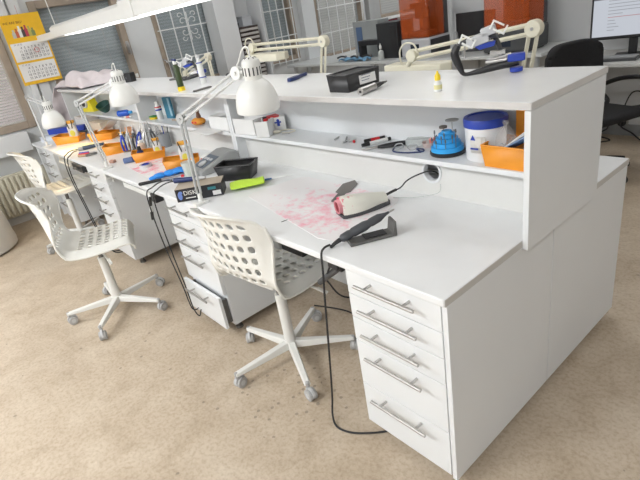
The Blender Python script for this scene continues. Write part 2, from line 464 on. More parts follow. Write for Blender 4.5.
# calendar hanging on the wall between the windows
t = thing('wall_calendar', 'yellow wall calendar with two month sheets hanging between the windows', 'calendar', (X0 + .055, .355, 1.27))
b = MB(); b.bb(-.001, .001, -.18, .18, 0, .625); b.build('backing', mat('calendar_yellow', (.85, .50, .02), .5, var=.06), t)
MX = Matrix(((0, 0, 1, 0), (1, 0, 0, 0), (0, 1, 0, 0), (0, 0, 0, 1)))   # text plane: x -> +y, y -> +z, normal +x
INK = mat('black_ink', (.05, .05, .06), .6); RINK = mat('red_ink', (.45, .05, .03), .6)
text('WE ARE BIG!', .030, 'header_text', mat('brown_ink', (.22, .06, .02), .6), t, Matrix.Translation((.0015, -.075, .555)) @ MX)
figs = [(.5, .5, .45), (.55, .12, .05), (.75, .75, .72), (.06, .05, .05), (.45, .05, .08), (.45, .42, .10), (.2, .25, .1)]
b = MB()
for k, c_ in enumerate(figs):
    b.mi = k; y = -.095 + k * .028; h = [.07, .08, .10, .09, .10, .09, .07][k]
    b.lathe([(0, 0), (.018, 0), (.018, h * .6), (.008, h * .75), (.010, h), (0, h)], c=(.0012, y, .425), seg=10, sc=(.06, 1, 1))
b.build('printed_picture', [mat('calendar_print_%d' % k, c_, .6) for k, c_ in enumerate(figs)], t)
for zz, mark in ((.215, True), (.03, False)):
    b = MB(); b.bb(.001, .004, -.165, .165, zz, zz + .165); pg = b.build('month_sheet', PAPER, t)
    rows = ['4  5  6  7  8  9  10', '11 12 13 14 15 16 17', '18 19 20 21 22 23 24', '25 26 27 28 29 30 31']
    for k, rw in enumerate(rows):
        text(rw, .030, 'day_numbers', INK, pg, Matrix.Translation((.0045, .02, zz + .118 - k * .03)) @ MX, .0003)
    text('11 12 13', .02, 'sheet_heading', INK, pg, Matrix.Translation((.0045, -.10, zz + .15)) @ MX, .0003)
    if mark:
        c = MB(); c.tube([(.006, .045 + .022 * math.cos(a), zz + .085 + .022 * math.sin(a)) for a in [k * PI / 6 for k in range(13)]], .002, seg=5, sub=1)
        c.build('date_marker', RED, t)
b = MB(); b.cyl((.002, 0, .625), (.002, 0, .70), .0012, seg=6); b.build('hanging_thread', RINK, t)

# waste bin at the left edge
t = thing('waste_bin', 'pale grey-beige plastic bin by the radiator at the left edge', 'bin', (-4.50, -.82, 0))
b = MB(); b.lathe([(0, 0), (.30, 0), (.335, .02), (.34, .06), (.30, .52), (.27, .55), (.25, .55), (.27, .5), (.31, .06), (0, .03)], seg=40); b.build('body', mat('bin_plastic', (.62, .60, .56), .45, var=.03), t)
b = MB(); b.lathe([(0, .565), (.26, .558), (.285, .545), (.285, .535), (0, .54)], seg=40); b.build('lid', mat('bin_plastic', (.56, .52, .46), .45), t)

# pendant light over the bench
t = thing('pendant_light', 'long white fluorescent pendant hanging over the bench', 'light', (0, .40, 1.63))
b = MB()
b.prism([(0, .0), (.0, .075), (.025, .095), (.155, .095), (.18, .075), (.18, 0), (.165, 0), (.160, .02), (.02, .02), (.015, 0)], -4.30, 2.2 - 2.2, M=Matrix(((0, 0, 1, 0), (1, 0, 0, 0), (0, 1, 0, 0), (0, 0, 0, 1))))
b.build('housing', LAMPW, t, bevel=.002)
b = MB(); b.bb(-4.0, -.3, .022, .158, -.004, .004); b.build('diffuser', mat('fluorescent_diffuser', (1, 1, 1), .5, emit=(1, .98, .95), es=1.8), t)
b = MB(); b.bb(-2.62, -2.42, -.006, .186, -.003, .10); b.build('joint_bracket', LAMPW, t, bevel=.003)
b = MB(); b.bb(-5.04, -4.30, .04, .14, -.0, .055); b.build('mounting_rail', LAMPW, t, bevel=.003)
b = MB(); b.cyl((-4.27, .05, .09), (-4.42, .05, ZC - 1.63), .004, seg=6); b.build('hanging_cord', LAMPW, t)
b = MB(); b.cyl((-.5, .09, .09), (-.5, .09, ZC - 1.63), .004, seg=6); b.build('hanging_cord', LAMPW, t)
for k, (lx, ly) in enumerate(LAMPS):
    t = thing('ceiling_light', 'long white fluorescent ceiling light overhead', 'light', (lx, ly, ZC), group='ceiling lights')
    b = MB(); b.bb(-.62, .62, -.27, .27, -.06, 0); b.build('housing', LAMPW, t, bevel=.003)
    b = MB(); b.bb(-.6, .6, -.25, .25, -.068, -.06); b.build('diffuser', mat('ceiling_diffuser', (1, 1, 1), .5, emit=(1, .98, .95), es=1.5), t)

# ------------------------------------------------------------------ the bench
b = MB(); b.bb(-4.82, 0, 0, .60, T - .025, T)
o = b.build('worktop', WORK, bevel=.004); tag(o, 'long white front worktop of the bench with rounded edge', 'worktop')
e = MB(); e.bb(-.0, .0012, .004, .60, T - .024, T - .001); e.build('end_band', EDGE, o)
b = MB(); b.bb(-4.82, 0, .9, 1.243, T - .025, T); o = b.build('worktop', WORK, bevel=.004)
tag(o, 'white worktop on the far side of the bench behind the riser', 'worktop')
e = MB(); e.bb(0, .0012, .90, 1.239, T - .024, T - .001); e.build('end_band', EDGE, o)
b = MB(); b.bb(-.018, 0, .012, .612, .045, T - .026); tag(b.build('end_panel', WHITE, bevel=.0015), 'white front end panel of the bench below the worktop', 'panel')
b = MB(); b.bb(-.018, 0, .616, 1.232, .045, T - .026); tag(b.build('end_panel', WHITE, bevel=.0015), 'white rear end panel of the bench, right of the seam', 'panel')
b = MB()
b.bb(-4.80, -.02, .612, .63, .10, T - .026); tag(b.build('back_panel', WHITE), 'long white panel closing the knee spaces under the bench', 'panel')
b = MB(); b.bb(-1.1, -.02, .64, 1.21, .06, T - .03); tag(b.build('base_unit', WHITE), 'white base unit under the far side worktop', 'cabinet')
b = MB(); b.bb(-4.80, -4.782, .02, .61, .0, T - .026); tag(b.build('end_panel', WHITE, bevel=.0015), 'far left end panel carrying the bench worktop', 'panel')

# riser units
o = None
b = MB(); b.bb(-4.82, .021, .40, .895, RT - .022, RT); o = b.build('counter_top', WORK, bevel=.003)
tag(o, 'long raised white counter top running the length of the bench', 'worktop')
e = MB(); e.bb(.021, .0222, .402, .893, RT - .021, RT - .001); e.bb(-4.82, .021, .3985, .40, RT - .021, RT - .001); e.build('edge_band', mat('riser_edge_band', (.62, .61, .60), .45), o)
UN = ['nearest', 'middle', 'farthest']
for k in range(3):
    xr = [0, -1.83, -3.21][k]; L = [-1.83, -1.38, -1.59][k]
    t = thing('riser_shelf', 'white open shelf unit under the raised counter, %s of three' % UN[k], 'shelf', (xr, 0, 0))
    yd = .523; yd2 = .523 if k < 2 else .42
    if k == 0:
        b = MB()
        b.bb(.001, .020, .402, .89, T - .03, RT - .0235); b.build('side_panel', WHITE, t, bevel=.0015)
    else:
        b = MB(); b.prism([(yd, T + .0005), (.60, T + .0005), (.60, RT - .0235), (yd, RT - .0235)], -.022, -.001, M=Matrix(((0, 0, 1, 0), (1, 0, 0, 0), (0, 1, 0, 0), (0, 0, 0, 1))))
        b.bb(-.022, -.001, .6, .88, T + .0005, RT - .0235)
        b.build('side_panel', BOARD, t, bevel=.001)
    b = MB(); b.bb(L + .001, L + .022, yd2, .88, T + .0005, RT - .0235); b.build('side_panel', BOARD, t, bevel=.001)
    b = MB(); b.bb(L + .023, -.023 if k else -.0, .522, .70, SH - .018, SH); b.build('shelf_board', BOARD, t, bevel=.001)
    b = MB(); b.bb(L + .023, -.023 if k else -.0, .70, .716, SH - .018, RT - .0235); b.build('shelf_back', WHITE, t)
    gx = -.47
    b = MB()
    if k == 0:   # panel with a cable hole
        n = 32; z0, z1 = T + .0005, SH - .019; x0, x1 = L + .023, 0.0; hx, hz, hr = gx, .862, .036
        ang = sorted(set([2 * PI * i / n for i in range(n)]))
        for yy in (.583, .599):
            inn = [b.bm.verts.new((hx + hr * math.cos(a), yy, hz + hr * math.sin(a))) for a in ang]
            sq = .05
            def sqp(a):
                c_, s_ = math.cos(a), math.sin(a); q = sq / max(abs(c_), abs(s_)); return (hx + q * c_, yy, hz + q * s_)
            out = [b.bm.verts.new(sqp(a)) for a in ang]
            for i in range(n):
                j = (i + 1) % n; b.bm.faces.new((inn[i], inn[j], out[j], out[i]))
        for (a0, a1, c0, c1) in ((x0, hx - .05, z0, z1), (hx + .05, x1, z0, z1), (hx - .05, hx + .05, z0, hz - .05), (hx - .05, hx + .05, hz + .05, z1)):
            b.bb(a0, a1, .583, .599, c0, c1)
        b.build('lower_back', mat('lower_back_laminate', (.70, .70, .68), .4, var=.012), t, flat=True)
        g = MB(); g.lathe([(.037, 0), (.046, 0), (.046, .004), (.037, .004), (.034, -.018), (.037, -.018), (.037, 0)], c=(gx, .583, .862), rot=(R(90), 0, 0), seg=32); g.build('cable_grommet', WHITE, t)
    else:
        b.bb(L + .023, -.023, .583, .599, T + .0005, SH - .019)
        b.build('lower_back', mat('lower_back_laminate', (.70, .70, .68), .4, var=.012), t)
    b = MB(); b.bb(L + .023, -.023, .872, .888, T + .0005, RT - .0235); b.build('rear_panel', WHITE, t)

# drawer cabinets
seams = [.733, .639, .544, .445, .249, .055]
hz = [.704, .608, .510, .411, .217]
def cabinet(xr, label, openlast=0.0, right_gap=True):
    t = thing('drawer_cabinet', label, 'cabinet', (xr, .012, 0), group='drawer cabinets under the bench')
    W = .40 if xr < -.1 else .382
    b = MB(); b.bb(-W, -.0, .018, .56, .055, T - .027); b.build('body', WHITE, t)
    for k in range(5):
        z1, z0 = seams[k] - .0015, seams[k + 1] + .0015
        dy = -openlast if k == 4 else 0
        d = MB(); d.bb(-W + .002, -.002, -.001 + dy, .017 + dy, z0, z1); dr = d.build('drawer', WHITE, t, bevel=.0015)
        if dy:
            s = MB(); s.bb(-W + .02, -.02, .017 + dy, .018, z0 + .015, z0 + .0205); s.bb(-W + .02, -W + .032, .017 + dy, .018, z0 + .02, z1 - .03); s.bb(-.032, -.02, .017 + dy, .018, z0 + .02, z1 - .03); s.build('drawer_box', DSTEEL, dr)
        h = MB(); cx = -W / 2 + .0; y = -.036 + dy
        h.cyl((cx - .12, y, hz[k]), (cx + .12, y, hz[k]), .0058, seg=14)
        for s_ in (-.078, .078): h.cyl((cx + s_, y, hz[k]), (cx + s_, dy, hz[k]), .0048, seg=12)
        h.build('handle', STEEL, dr)
    for lx in (-W + .05, -.05):
        for ly in (.06, .50):
            l = MB(); l.cyl((lx, ly, .012), (lx, ly, .055), .013, seg=14); l.cyl((lx, ly, 0), (lx, ly, .014), .022, .019, seg=16); l.build('leg', DSTEEL, t)
    return t
cabinet(-.019, 'white five-drawer cabinet at the near right end of the bench')
cabinet(-1.405, 'white five-drawer cabinet with its bottom drawer ajar, behind the nearest chair', openlast=.036)
cabinet(-2.77, 'white five-drawer cabinet behind the middle chair')
cabinet(-4.13, 'white five-drawer cabinet at the far left end of the bench')

# ------------------------------------------------------------------ swivel chairs
def chair(loc, rz, label, seat=.44, ph=0, bs=1.04):
    t = thing('swivel_chair', label, 'chair', (loc[0], loc[1], 0), rz, 'white perforated swivel chairs')
    # profile along the shell, v from the front lip to the top of the back: (y, z)
    pf = [(.215, -.045), (.212, -.012), (.19, .002), (.13, .001), (.07, -.004), (.01, -.006), (-.05, -.006), (-.105, .000), (-.155, .018), (-.187, .055), (-.203, .105), (-.213, .16), (-.222, .205), (-.232, .255), (-.244, .30), (-.259, .328), (-.282, .337)]
    hw = [.185, .195, .205, .212, .215, .215, .214, .212, .208, .205, .206, .209, .21, .208, .198, .180, .165]
    NV = len(pf) - 1
    pv = [Vector((0, y, z_)) for y, z_ in pf]
    cum = [0]
    for j in range(NV): cum.append(cum[-1] + (pv[j + 1] - pv[j]).length)
    H, G = .031, .0175
    seat_holes = [2 + 2 * k for k in range(6)]
    v = [0, .022, .055]
    for k in range(6): v += [v[-1] + H, v[-1] + H + G]
    n0 = len(v)
    rest = cum[-1] - .035 - 6 * (H + G)
    nb = max(2, int(round((rest - v[-1]) / .04)))
    base = v[-1]
    for q in range(1, nb + 1): v.append(base + (rest - base) * q / nb)
    back0 = len(v) - 1
    back_holes = [back0 + 2 * k for k in range(6)]
    for k in range(6): v += [v[-1] + H, v[-1] + H + G]
    v += [cum[-1] - .012, cum[-1]]
    cols = [-1, -.94, -.84]
    w0 = .5 * (7 * H + 6 * G) / .212
    x_ = -w0
    mid = [x_]
    for k in range(7):
        x_ += H / .212; mid.append(x_)
        if k < 6: x_ += G / .212; mid.append(x_)
    us = cols + mid + [.84, .94, 1] if w0 < .83 else [-1, -.93] + mid + [.93, 1]
    c0 = us.index(mid[0])
    col_holes = [c0 + 2 * k for k in range(7)]
    nu = len(us) - 1
    def P(u, s_):
        j = 0
        while j < NV - 1 and cum[j + 1] < s_: j += 1
        f = (s_ - cum[j]) / (cum[j + 1] - cum[j]); jj = j + f
        y = pf[j][0] * (1 - f) + pf[j + 1][0] * f; z = pf[j][1] * (1 - f) + pf[j + 1][1] * f
        h_ = (hw[j] * (1 - f) + hw[j + 1] * f) * 1.0
        back = max(0, min(1, (jj - 8) / 4)); edge = max(0, abs(u) - .80) / .20
        y2 = y + .066 * back * u * u + .016 * edge * back
        z2 = z + (.014 * u * u - .036 * edge * (1 if jj < 8 else .4)) * (1 - back) - (.03 * u ** 4 if jj > NV - 2.5 else 0)
        return Vector((u * h_, y2, z2 * (bs if z2 > .02 else 1)))
    b = MB(); nv = len(v) - 1
    V = [[b.bm.verts.new(P(us[i], v[j])) for j in range(nv + 1)] for i in range(nu + 1)]
    for i in range(nu):
        for j in range(nv):
            if i in col_holes and (j in seat_holes or j in back_holes): continue
            b.bm.faces.new((V[i][j], V[i + 1][j], V[i + 1][j + 1], V[i][j + 1]))
    sh = b.build('seat_shell', CHAIRW, t, sub=2, solid=.006, loc=(0, 0, seat), soff=0)
    rim = MB(); pts = [P(-1, x) for x in v] + [P(u, v[-1]) for u in us[1:-1]] + [P(1, x) for x in v[::-1]] + [P(u, 0) for u in us[::-1][1:]]
    rim.tube(pts, .0065, seg=8, sub=2); rim.build('shell_rim', CHAIRW, sh)
    b = MB(); b.bb(-.09, .09, -.10, .10, seat - .035, seat - .012); b.build('seat_bracket', CHAIRM, t, bevel=.004)
    b = MB(); b.cyl((0, 0, seat - .13), (0, 0, seat - .035), .014, seg=16); b.build('piston', DSTEEL, t)
    b = MB(); b.cyl((0, 0, .085), (0, 0, seat - .13), .026, .024, seg=20); b.cyl((0, 0, .07), (0, 0, .115), .032, .028, seg=20); b.build('column', CHAIRM, t)
    b = MB(); b.tube([(.02, 0, seat - .045), (.12, .03, seat - .055), (.20, .06, seat - .085)], .006, seg=8); b.box((.215, .065, seat - .09), (.05, .016, .008), rot=(0, R(20), R(15))); b.build('height_lever', CHAIRM, t)
    for k in range(5):
        a = R(ph + 72 * k - rz); c_, s_ = math.cos(a), math.sin(a)
        M_ = Euler((0, 0, a)).to_matrix().to_4x4()
        b = MB(M_)
        n = 6
        prev = None
        for i in range(n + 1):
            f = i / n; x = .015 + .288 * f; hwid = .021 - .006 * f; zt = .108 - .022 * f; zb = .070 + .0 * f
            ring = [b.bm.verts.new(M_ @ Vector(p)) for p in ((x, -hwid, zb), (x, hwid, zb), (x, hwid * .75, zt), (x, -hwid * .75, zt))]
            if prev:
                for q in range(4): b.bm.faces.new((prev[q], prev[(q + 1) % 4], ring[(q + 1) % 4], ring[q]))
            else: b.bm.faces.new(ring)
            prev = ring
        b.bm.faces.new(prev[::-1])
        lg = b.build('leg', CHAIRM, t, bevel=.003)
        # caster: swivelled by its own angle
        ca = a + R([20, 75, -60, 130, 200][k]); cx, cy = .300 * c_, .300 * s_
        cs = MB(TR(cx, cy, 0, rz=math.degrees(ca)))
        cs.cyl((0, 0, .055), (0, 0, .088), .009, seg=12)
        cs.lathe([(0, .0), (.026, .0), (.027, .006), (.020, .0125), (0, .0125)], c=(.012, -.004, .027), rot=(R(90), 0, 0), seg=20) if False else None
        for s2 in (-1, 1):
            cs.cyl((.012, s2 * .005, .027), (.012, s2 * .019, .027), .027, seg=22)
        cst = cs.build('caster', CAST, t, bevel=.003)
        hd = MB(TR(cx, cy, 0, rz=math.degrees(ca)))
        hd.cyl((.012, -.0055, .034), (.012, .0055, .034), .030, seg=18); hd.cyl((.012, -.0205, .027), (.012, .0205, .027), .013, seg=14); hd.build('caster_hood', LGREY, cst)
    return t
chair((-.995, .098), 7, 'white perforated swivel chair nearest the camera, pushed in at the bench', .50, -25, 1.13)
chair((-2.27, -.30), -20, 'white perforated swivel chair pulled out at the middle workstation', .51, -40)
chair((-3.80, -.07), 2, 'farthest white perforated swivel chair, by the radiator', .52, -10)

# ------------------------------------------------------------------ task lamps clamped to the front edge
def frame_between(p0, p1, side=Vector((0, 0, 1))):
    p0, p1 = Vector(p0), Vector(p1); d = (p1 - p0).normalized()
    n = d.cross(side)
    n = n.normalized() if n.length > 1e-4 else Vector((1, 0, 0))
    return p0, p1, d, n
def task_lamp(label, B, E, J, Hc, tilt=(0, 0), on=0):
    B, E, J, Hc = map(Vector, (B, E, J, Hc))
    t = thing('task_lamp', label, 'lamp', B, 0, 'white adjustable task lamps clamped to the bench')
    E, J, Hc = E - B, J - B, Hc - B; O = Vector((0, 0, 0))
    c = MB(); c.bb(-.022, .022, -.030, .030, .0005, .012); c.bb(-.018, .018, -.0385, -.0305, -.062, .012); c.bb(-.018, .018, -.038, .02, -.066, -.056)
    c.cyl((0, .008, -.058), (0, .008, -.033), .005); c.cyl((0, .008, -.095), (0, .008, -.066), .008); c.cyl((0, 0, .012), (0, 0, .05), .012, .010); c.build('clamp', LAMPW, t, bevel=.002)
    side = ((J - E).cross(E)).normalized()          # normal of the arm plane
    start = Vector((0, 0, .045))
    for nm, a, b_ in (('lower_arm', start, E), ('upper_arm', E, J)):
        d = (b_ - a).normalized(); q = d.cross(side).normalized()
        m_ = MB()
        for s_ in (-1, 1):
            m_.cyl(a + q * .013 * s_ + d * .005, b_ + q * .013 * s_ - d * .005, .0062, seg=8)
        o = m_.build(nm, mat('arm_grey_enamel', (.50, .51, .51), .35, .3) if nm == 'lower_arm' else mat('arm_light_enamel', (.66, .67, .67), .35), t)
        sp = MB(); n = 60; L = .10
        for s_ in (-1, 1):
            pts = []
            for k in range(n + 1):
                th = k / n * 2 * PI * 14
                pts.append(a + d * (.03 + L * k / n) + side * (.010 * s_) + q * (.0035 * math.cos(th)) + side * (.0035 * math.sin(th)))
            sp.tube(pts, .0008, seg=4, smooth=False)
        sp.build('spring', STEEL, o)
    m_ = MB(); dn = (J - E).normalized()
    for s_ in (-1, 1):
        a = E + side * .009 * s_
        m_.cyl(a - side * .0015, a + side * .0015, .024, seg=20)
    m_.cyl(E - side * .016, E + side * .016, .006); m_.build('elbow_joint', mat('arm_grey_enamel', (.50, .51, .51), .35, .3), t)
    m_ = MB()
    for s_ in (-1, 1):
        a = J + side * .010 * s_
        m_.cyl(a - side * .0015, a + side * .0015, .026, seg=20)
    m_.cyl(J - side * .02, J + side * .02, .007, seg=12)
    cap_mid = Hc + Vector((0, 0, .155))
    m_.cyl(J, J.lerp(cap_mid, .6), .007, seg=10); m_.build('head_joint', LAMPW, t)
    hd = TR(Hc.x, Hc.y, Hc.z, tilt[0], tilt[1])
    m_ = MB()
    prof = [(.085, 0), (.0865, .004), (.0865, .028), (.082, .055), (.073, .080), (.060, .100), (.045, .114), (.034, .122), (.032, .118), (.043, .110), (.058, .096), (.070, .077), (.079, .053), (.083, .027), (.083, .003), (.085, 0)]
    m_.lathe(prof, M=hd, seg=40); sh = m_.build('lamp_shade', LAMPW, t, angle=50)
    m_ = MB()
    m_.lathe([(.034, .119), (.036, .124), (.036, .178), (.033, .190), (.022, .199), (0, .202)], M=hd, seg=32); cp = m_.build('socket_cap', LAMPW, t)
    m_ = MB()
    for k in range(14):
        a = 2 * PI * k / 14
        m_.box((.0355 * math.cos(a), .0355 * math.sin(a), .152), (.003, .005, .030), rot=(0, 0, a), M=hd)
    for k in range(8):
        a = 2 * PI * k / 8
        m_.box((.021 * math.cos(a), .021 * math.sin(a), .1985), (.008, .004, .004), rot=(0, .3, a), M=hd)
    m_.build('vent_slots', DGREY, cp)
    m_ = MB(); m_.lathe([(0, .035), (.018, .040), (.029, .06), (.026, .08), (.014, .10), (.013, .118), (0, .118)], M=hd, seg=20)
    m_.build('bulb', mat('lit_bulb', (1, 1, 1), .3, emit=(1, .72, .36), es=18.0) if on else mat('frosted_bulb', (.85, .85, .82), .3), t)
    if on:
        l = bpy.data.lights.new('task_lamp_light', 'SPOT'); l.energy = on; l.color = (1, .70, .34); l.spot_size = R(150); l.spot_blend = .5; l.shadow_soft_size = .03
        lo = bpy.data.objects.new('task_lamp_light', l); COL.objects.link(lo); lo.parent = t; lo.location = Hc + Vector((0, 0, .03))
    m_ = MB()
    top = hd @ Vector((0, 0, .20)); d = (J - E).normalized()
    m_.tube([top, top + Vector((.0, .0, .035)), top.lerp(J, .35) + Vector((0, 0, .05)), J + Vector((0, 0, .02)), J - d * .10 + Vector((0, 0, .012))], .0032, seg=8)
    m_.build('power_cord', LAMPW, t)
    return t
task_lamp('white task lamp nearest the camera, clamped beside the black box', (-1.405, .035, T), (-1.455, .075, 1.155), (-1.085, .19, 1.325), (-1.0, .20, 1.180), (0, 4))
task_lamp('middle of the three white task lamps, arm clamped left of the orange bins', (-2.74, .04, T), (-2.93, .05, 1.19), (-2.56, .20, 1.29), (-2.46, .20, 1.165), (0, 3))
task_lamp('lit white task lamp at the far left end of the bench', (-4.36, .04, T), (-4.50, .06, 1.195), (-3.95, .07, 1.15), (-3.81, .05, .985), (0, 3), on=4.5)

# cream arm lamps clamped to the far side of the bench
def arm_lamp(label, P, J, K, hx0, hx1, hy=0, hz_=None):
    P, J, K = map(Vector, (P, J, K))
    t = thing('magnifier_lamp', label, 'lamp', P, 0, 'cream arm lamps behind the raised counter')
    J, K = J - P, K - P
    c = MB(); c.bb(-.04, .04, -.035, .035, .0005, .02); c.cyl((0, 0, .02), (0, 0, .08), .017); c.build('base', CREAM, t, bevel=.002)
    for nm, a, b_ in (('lower_arm', Vector((0, 0, .07)), J), ('upper_arm', J, K)):
        d = (b_ - a).normalized(); q = d.cross(Vector((0, 1, 0))).normalized()
        m_ = MB()
        for s_ in (-1, 1): m_.cyl(a + q * .016 * s_, b_ + q * .016 * s_, .0085, seg=4)
        m_.build(nm, CREAM, t, flat=True)
    m_ = MB(); m_.cyl(J + Vector((0, -.018, 0)), J + Vector((0, .018, 0)), .031, seg=32); j_ = m_.build('elbow_joint', CREAM, t, bevel=.003)
    m_ = MB(); m_.cyl(J + Vector((0, -.0215, 0)), J + Vector((0, -.018, 0)), .006, seg=12); m_.build('screw', STEEL, j_)
    m_ = MB(); m_.cyl(K + Vector((0, -.016, 0)), K + Vector((0, .016, 0)), .028, seg=24); m_.cyl(K, K + Vector((-.03, 0, -.045)), .012); m_.build('head_joint', CREAM, t, bevel=.003)
    z = K.z - .055 if hz_ is None else hz_ - P.z
    m_ = MB()
    m_.prism([(hx0 - P.x, -.05 + hy), (hx1 - P.x, -.05 + hy), (hx1 - P.x + .03, hy), (hx1 - P.x, .05 + hy), (hx0 - P.x, .05 + hy)], z - .022, z + .022)
    h = m_.build('lamp_head', CREAM, t, bevel=.006)
    m_ = MB(); m_.bb(hx0 - P.x + .02, hx1 - P.x - .02, hy - .03, hy + .03, z - .026, z - .022); m_.build('tube_cover', LAMPW, h)
    m_ = MB(); m_.tube([K + Vector((.04, -.01, .012)), K + Vector((.02, -.012, .05)), K + Vector((-.03, -.012, .055)), K + Vector((-.065, -.01, .02)), K + Vector((-.07, 0, -.04))], .004); m_.build('power_cord', CREAM, t)
    return t
arm_lamp('cream arm lamp behind the counter, rightmost, above the articulator', (-.37, 1.0, T), (-.285, 1.0, 1.308), (-.865, 1.0, 1.236), -1.05, -.72, .05, 1.172)
arm_lamp('cream arm lamp with a horizontal arm behind the nearest task lamp', (-1.60, 1.0, T), (-1.465, 1.0, 1.335), (-2.16, 1.0, 1.338), -2.20, -1.86, 0, 1.275)
arm_lamp('cream arm lamp behind the counter, leftmost, beside the white spray bottle', (-2.98, 1.12, T), (-2.99, 1.12, 1.29), (-3.45, 1.12, 1.17), -3.75, -3.45, .02, 1.12)

# ------------------------------------------------------------------ small builders
def open_box(name, lbl, cat, loc, rz, L, W, H, mt, taper=.85, rim=.006, front=None, group=None, thick=.002, bevel=.004):
    t = thing(name, lbl, cat, loc, rz, group)
    b = MB(); a, c = L / 2, W / 2; k = taper; fz = H if front is None else front
    lo = [(-a * k, -c * k, .0), (a * k, -c * k, .0), (a * k, c * k, .0), (-a * k, c * k, .0)]
    hi = [(-a, -c, H), (a, -c, fz), (a, c, fz), (-a, c, H)]
    lv = [b.bm.verts.new(p) for p in lo]; hv = [b.bm.verts.new(p) for p in hi]
    b.bm.faces.new(lv[::-1])
    for i in range(4): b.bm.faces.new((lv[i], lv[(i + 1) % 4], hv[(i + 1) % 4], hv[i]))
    o = b.build('body', mt, t, solid=thick, soff=1, bevel=0)
    for md in o.modifiers: md.use_even_offset = True
    r_ = MB()
    pts = [Vector(p) for p in hi]
    for i in range(4):
        r_.cyl(pts[i], pts[(i + 1) % 4], rim / 2, seg=8)
        r_.sph(pts[i], rim / 2, u=8, v=6)
    r_.build('rim', mt, t)
    return t
def bottle(name, lbl, loc, r, h, mt, capm, cap_h, tilt=0, cat='bottle', label_m=None, neck=.35, rz=0):
    t = thing(name, lbl, cat, loc, rz); b = MB()
    b.lathe([(0, 0), (r * .92, 0), (r, r * .12), (r, h * .72), (r * .8, h * .84), (r * neck, h * .9), (r * neck, h), (0, h)]); b.build('body', mt, t)
    c = MB(); c.lathe([(0, h), (r * (neck + .15), h), (r * (neck + .12), h + cap_h * .5), (r * neck * .45, h + cap_h * .8), (r * neck * .3, h + cap_h), (0, h + cap_h)]); c.build('cap', capm, t)
    if label_m:
        l = MB(); l.lathe([(r + .0004, h * .2), (r + .0006, h * .2), (r + .0006, h * .6), (r + .0004, h * .6)]); l.build('label', label_m, t)
    return t
def cable(name, lbl, pts, r=.003, mt=None, cat='cable'):
    b = MB(); b.tube(pts, r, seg=8, sub=8); return tag(b.build(name, mt or RUBBER), lbl, cat)

# ------------------------------------------------------------------ on the raised counter
t = open_box('storage_tub', 'black open plastic tub with a white label on the raised counter', 'tub', (-.815, .56, RT + .002), -2, .118, .175, .064, BLACK, .95, .007)
b = MB(); b.bb(-.045, .045, -.0005, .0005, -.022, .022); l = b.build('paper_label', PAPER, t, loc=(.0, 0, 0)); l.matrix_local = TR(.0575, .02, .038, 0, 0, 90) @ TR(0, -.0035, 0, -5) 
for k in range(3):
    b = MB(); b.bb(-.034, .02 - .006 * k, -.0012, -.0006, .010 - .01 * k, .012 - .01 * k); b.build('text_line', NAVY, l)
b = MB(); b.prism([(-.057, -.085), (.057, -.085), (.057, .085), (-.057, .085)], .057, .061); b.prism([(-.04, -.07), (.04, -.07), (.04, .07), (-.04, .07)], .061, .063); 
b.build('sunken_lid', mat('lid_black', (.03, .03, .032), .45), t)
t = thing('gas_torch', 'silver pen torch with a black nozzle lying on the raised counter', 'torch', (-.655, .432, RT + .0142), 100)
b = MB(); b.cyl((0, 0, 0), (.095, 0, 0), .014, seg=24); b.build('barrel', STEEL, t, bevel=.001)
b = MB(); b.cyl((.095, 0, 0), (.135, 0, 0), .011, .0095, seg=20); b.cyl((.135, 0, 0), (.16, 0, 0), .0085, .006, seg=16); b.build('grip', BLACK, t, bevel=.001)
b = MB(); b.cyl((.16, 0, 0), (.185, 0, 0), .0055, .003, seg=14); b.build('nozzle', DSTEEL, t)
b = MB(); b.cyl((-.002, 0, 0), (.0, 0, 0), .005, seg=12); b.build('end_plug', BLACK, t)
t = bottle('dropper_bottle', 'tiny white dropper bottle with a yellow nozzle cap on the raised counter', (-.372, .522, RT), .0135, .036, LAMPW, YELLOW, .030, label_m=mat('dropper_label', (.75, .70, .35), .5), neck=.6)
t = thing('plastic_knife', 'dark blue plastic spatula lying on the raised counter', 'spatula', (-1.43, .745, RT), 108)
b = MB(); b.prism([(-.075, -.014), (-.06, -.02), (.0, -.020), (.03, -.007), (.10, -.005), (.105, .0), (.10, .005), (.03, .007), (.0, .018), (-.06, .014), (-.075, .008)], .001, .018); b.build('blade', NAVY, t, bevel=.003)
t = bottle('spray_bottle', 'white slim spray bottle with blue bands standing on the raised counter', (-2.28, .66, RT), .019, .155, LAMPW, LGREY, .02, label_m=None, neck=.55)
b = MB()
for z in (.122, .035): b.lathe([(.0192, z), (.0196, z), (.0196, z + .006), (.0192, z + .006)])
b.build('printed_band', BLUE, t)
t = thing('gas_canister', 'olive green slim bottle with a yellow base and blue cap on the raised counter', 'bottle', (-2.19, .458, RT))
b = MB(); b.lathe([(0, .018), (.019, .018), (.019, .135), (.012, .150), (.010, .152), (0, .152)]); b.build('body', OLIVE, t)
b = MB(); b.lathe([(0, 0), (.022, 0), (.022, .022), (.0195, .024), (0, .024)]); b.build('base_ring', YELLOW, t)
b = MB(); b.lathe([(0, .152), (.010, .152), (.011, .172), (0, .172)]); b.build('neck', LAMPW, t)
b = MB(); b.cyl((-.022, 0, .178), (.018, 0, .174), .007); b.build('cap', NAVY, t)
t = thing('metal_file', 'flat dark grey file lying on the raised counter beside the slim bottles', 'file', (-1.985, .49, RT), 100)
b = MB(); b.bb(-.06, .055, -.015, .015, .001, .009); b.build('body', mat('file_grey', (.16, .155, .15), .5), t, bevel=.001)
b = MB(); b.bb(-.07, -.055, -.006, .006, .001, .006); b.build('tang', DSTEEL, t)

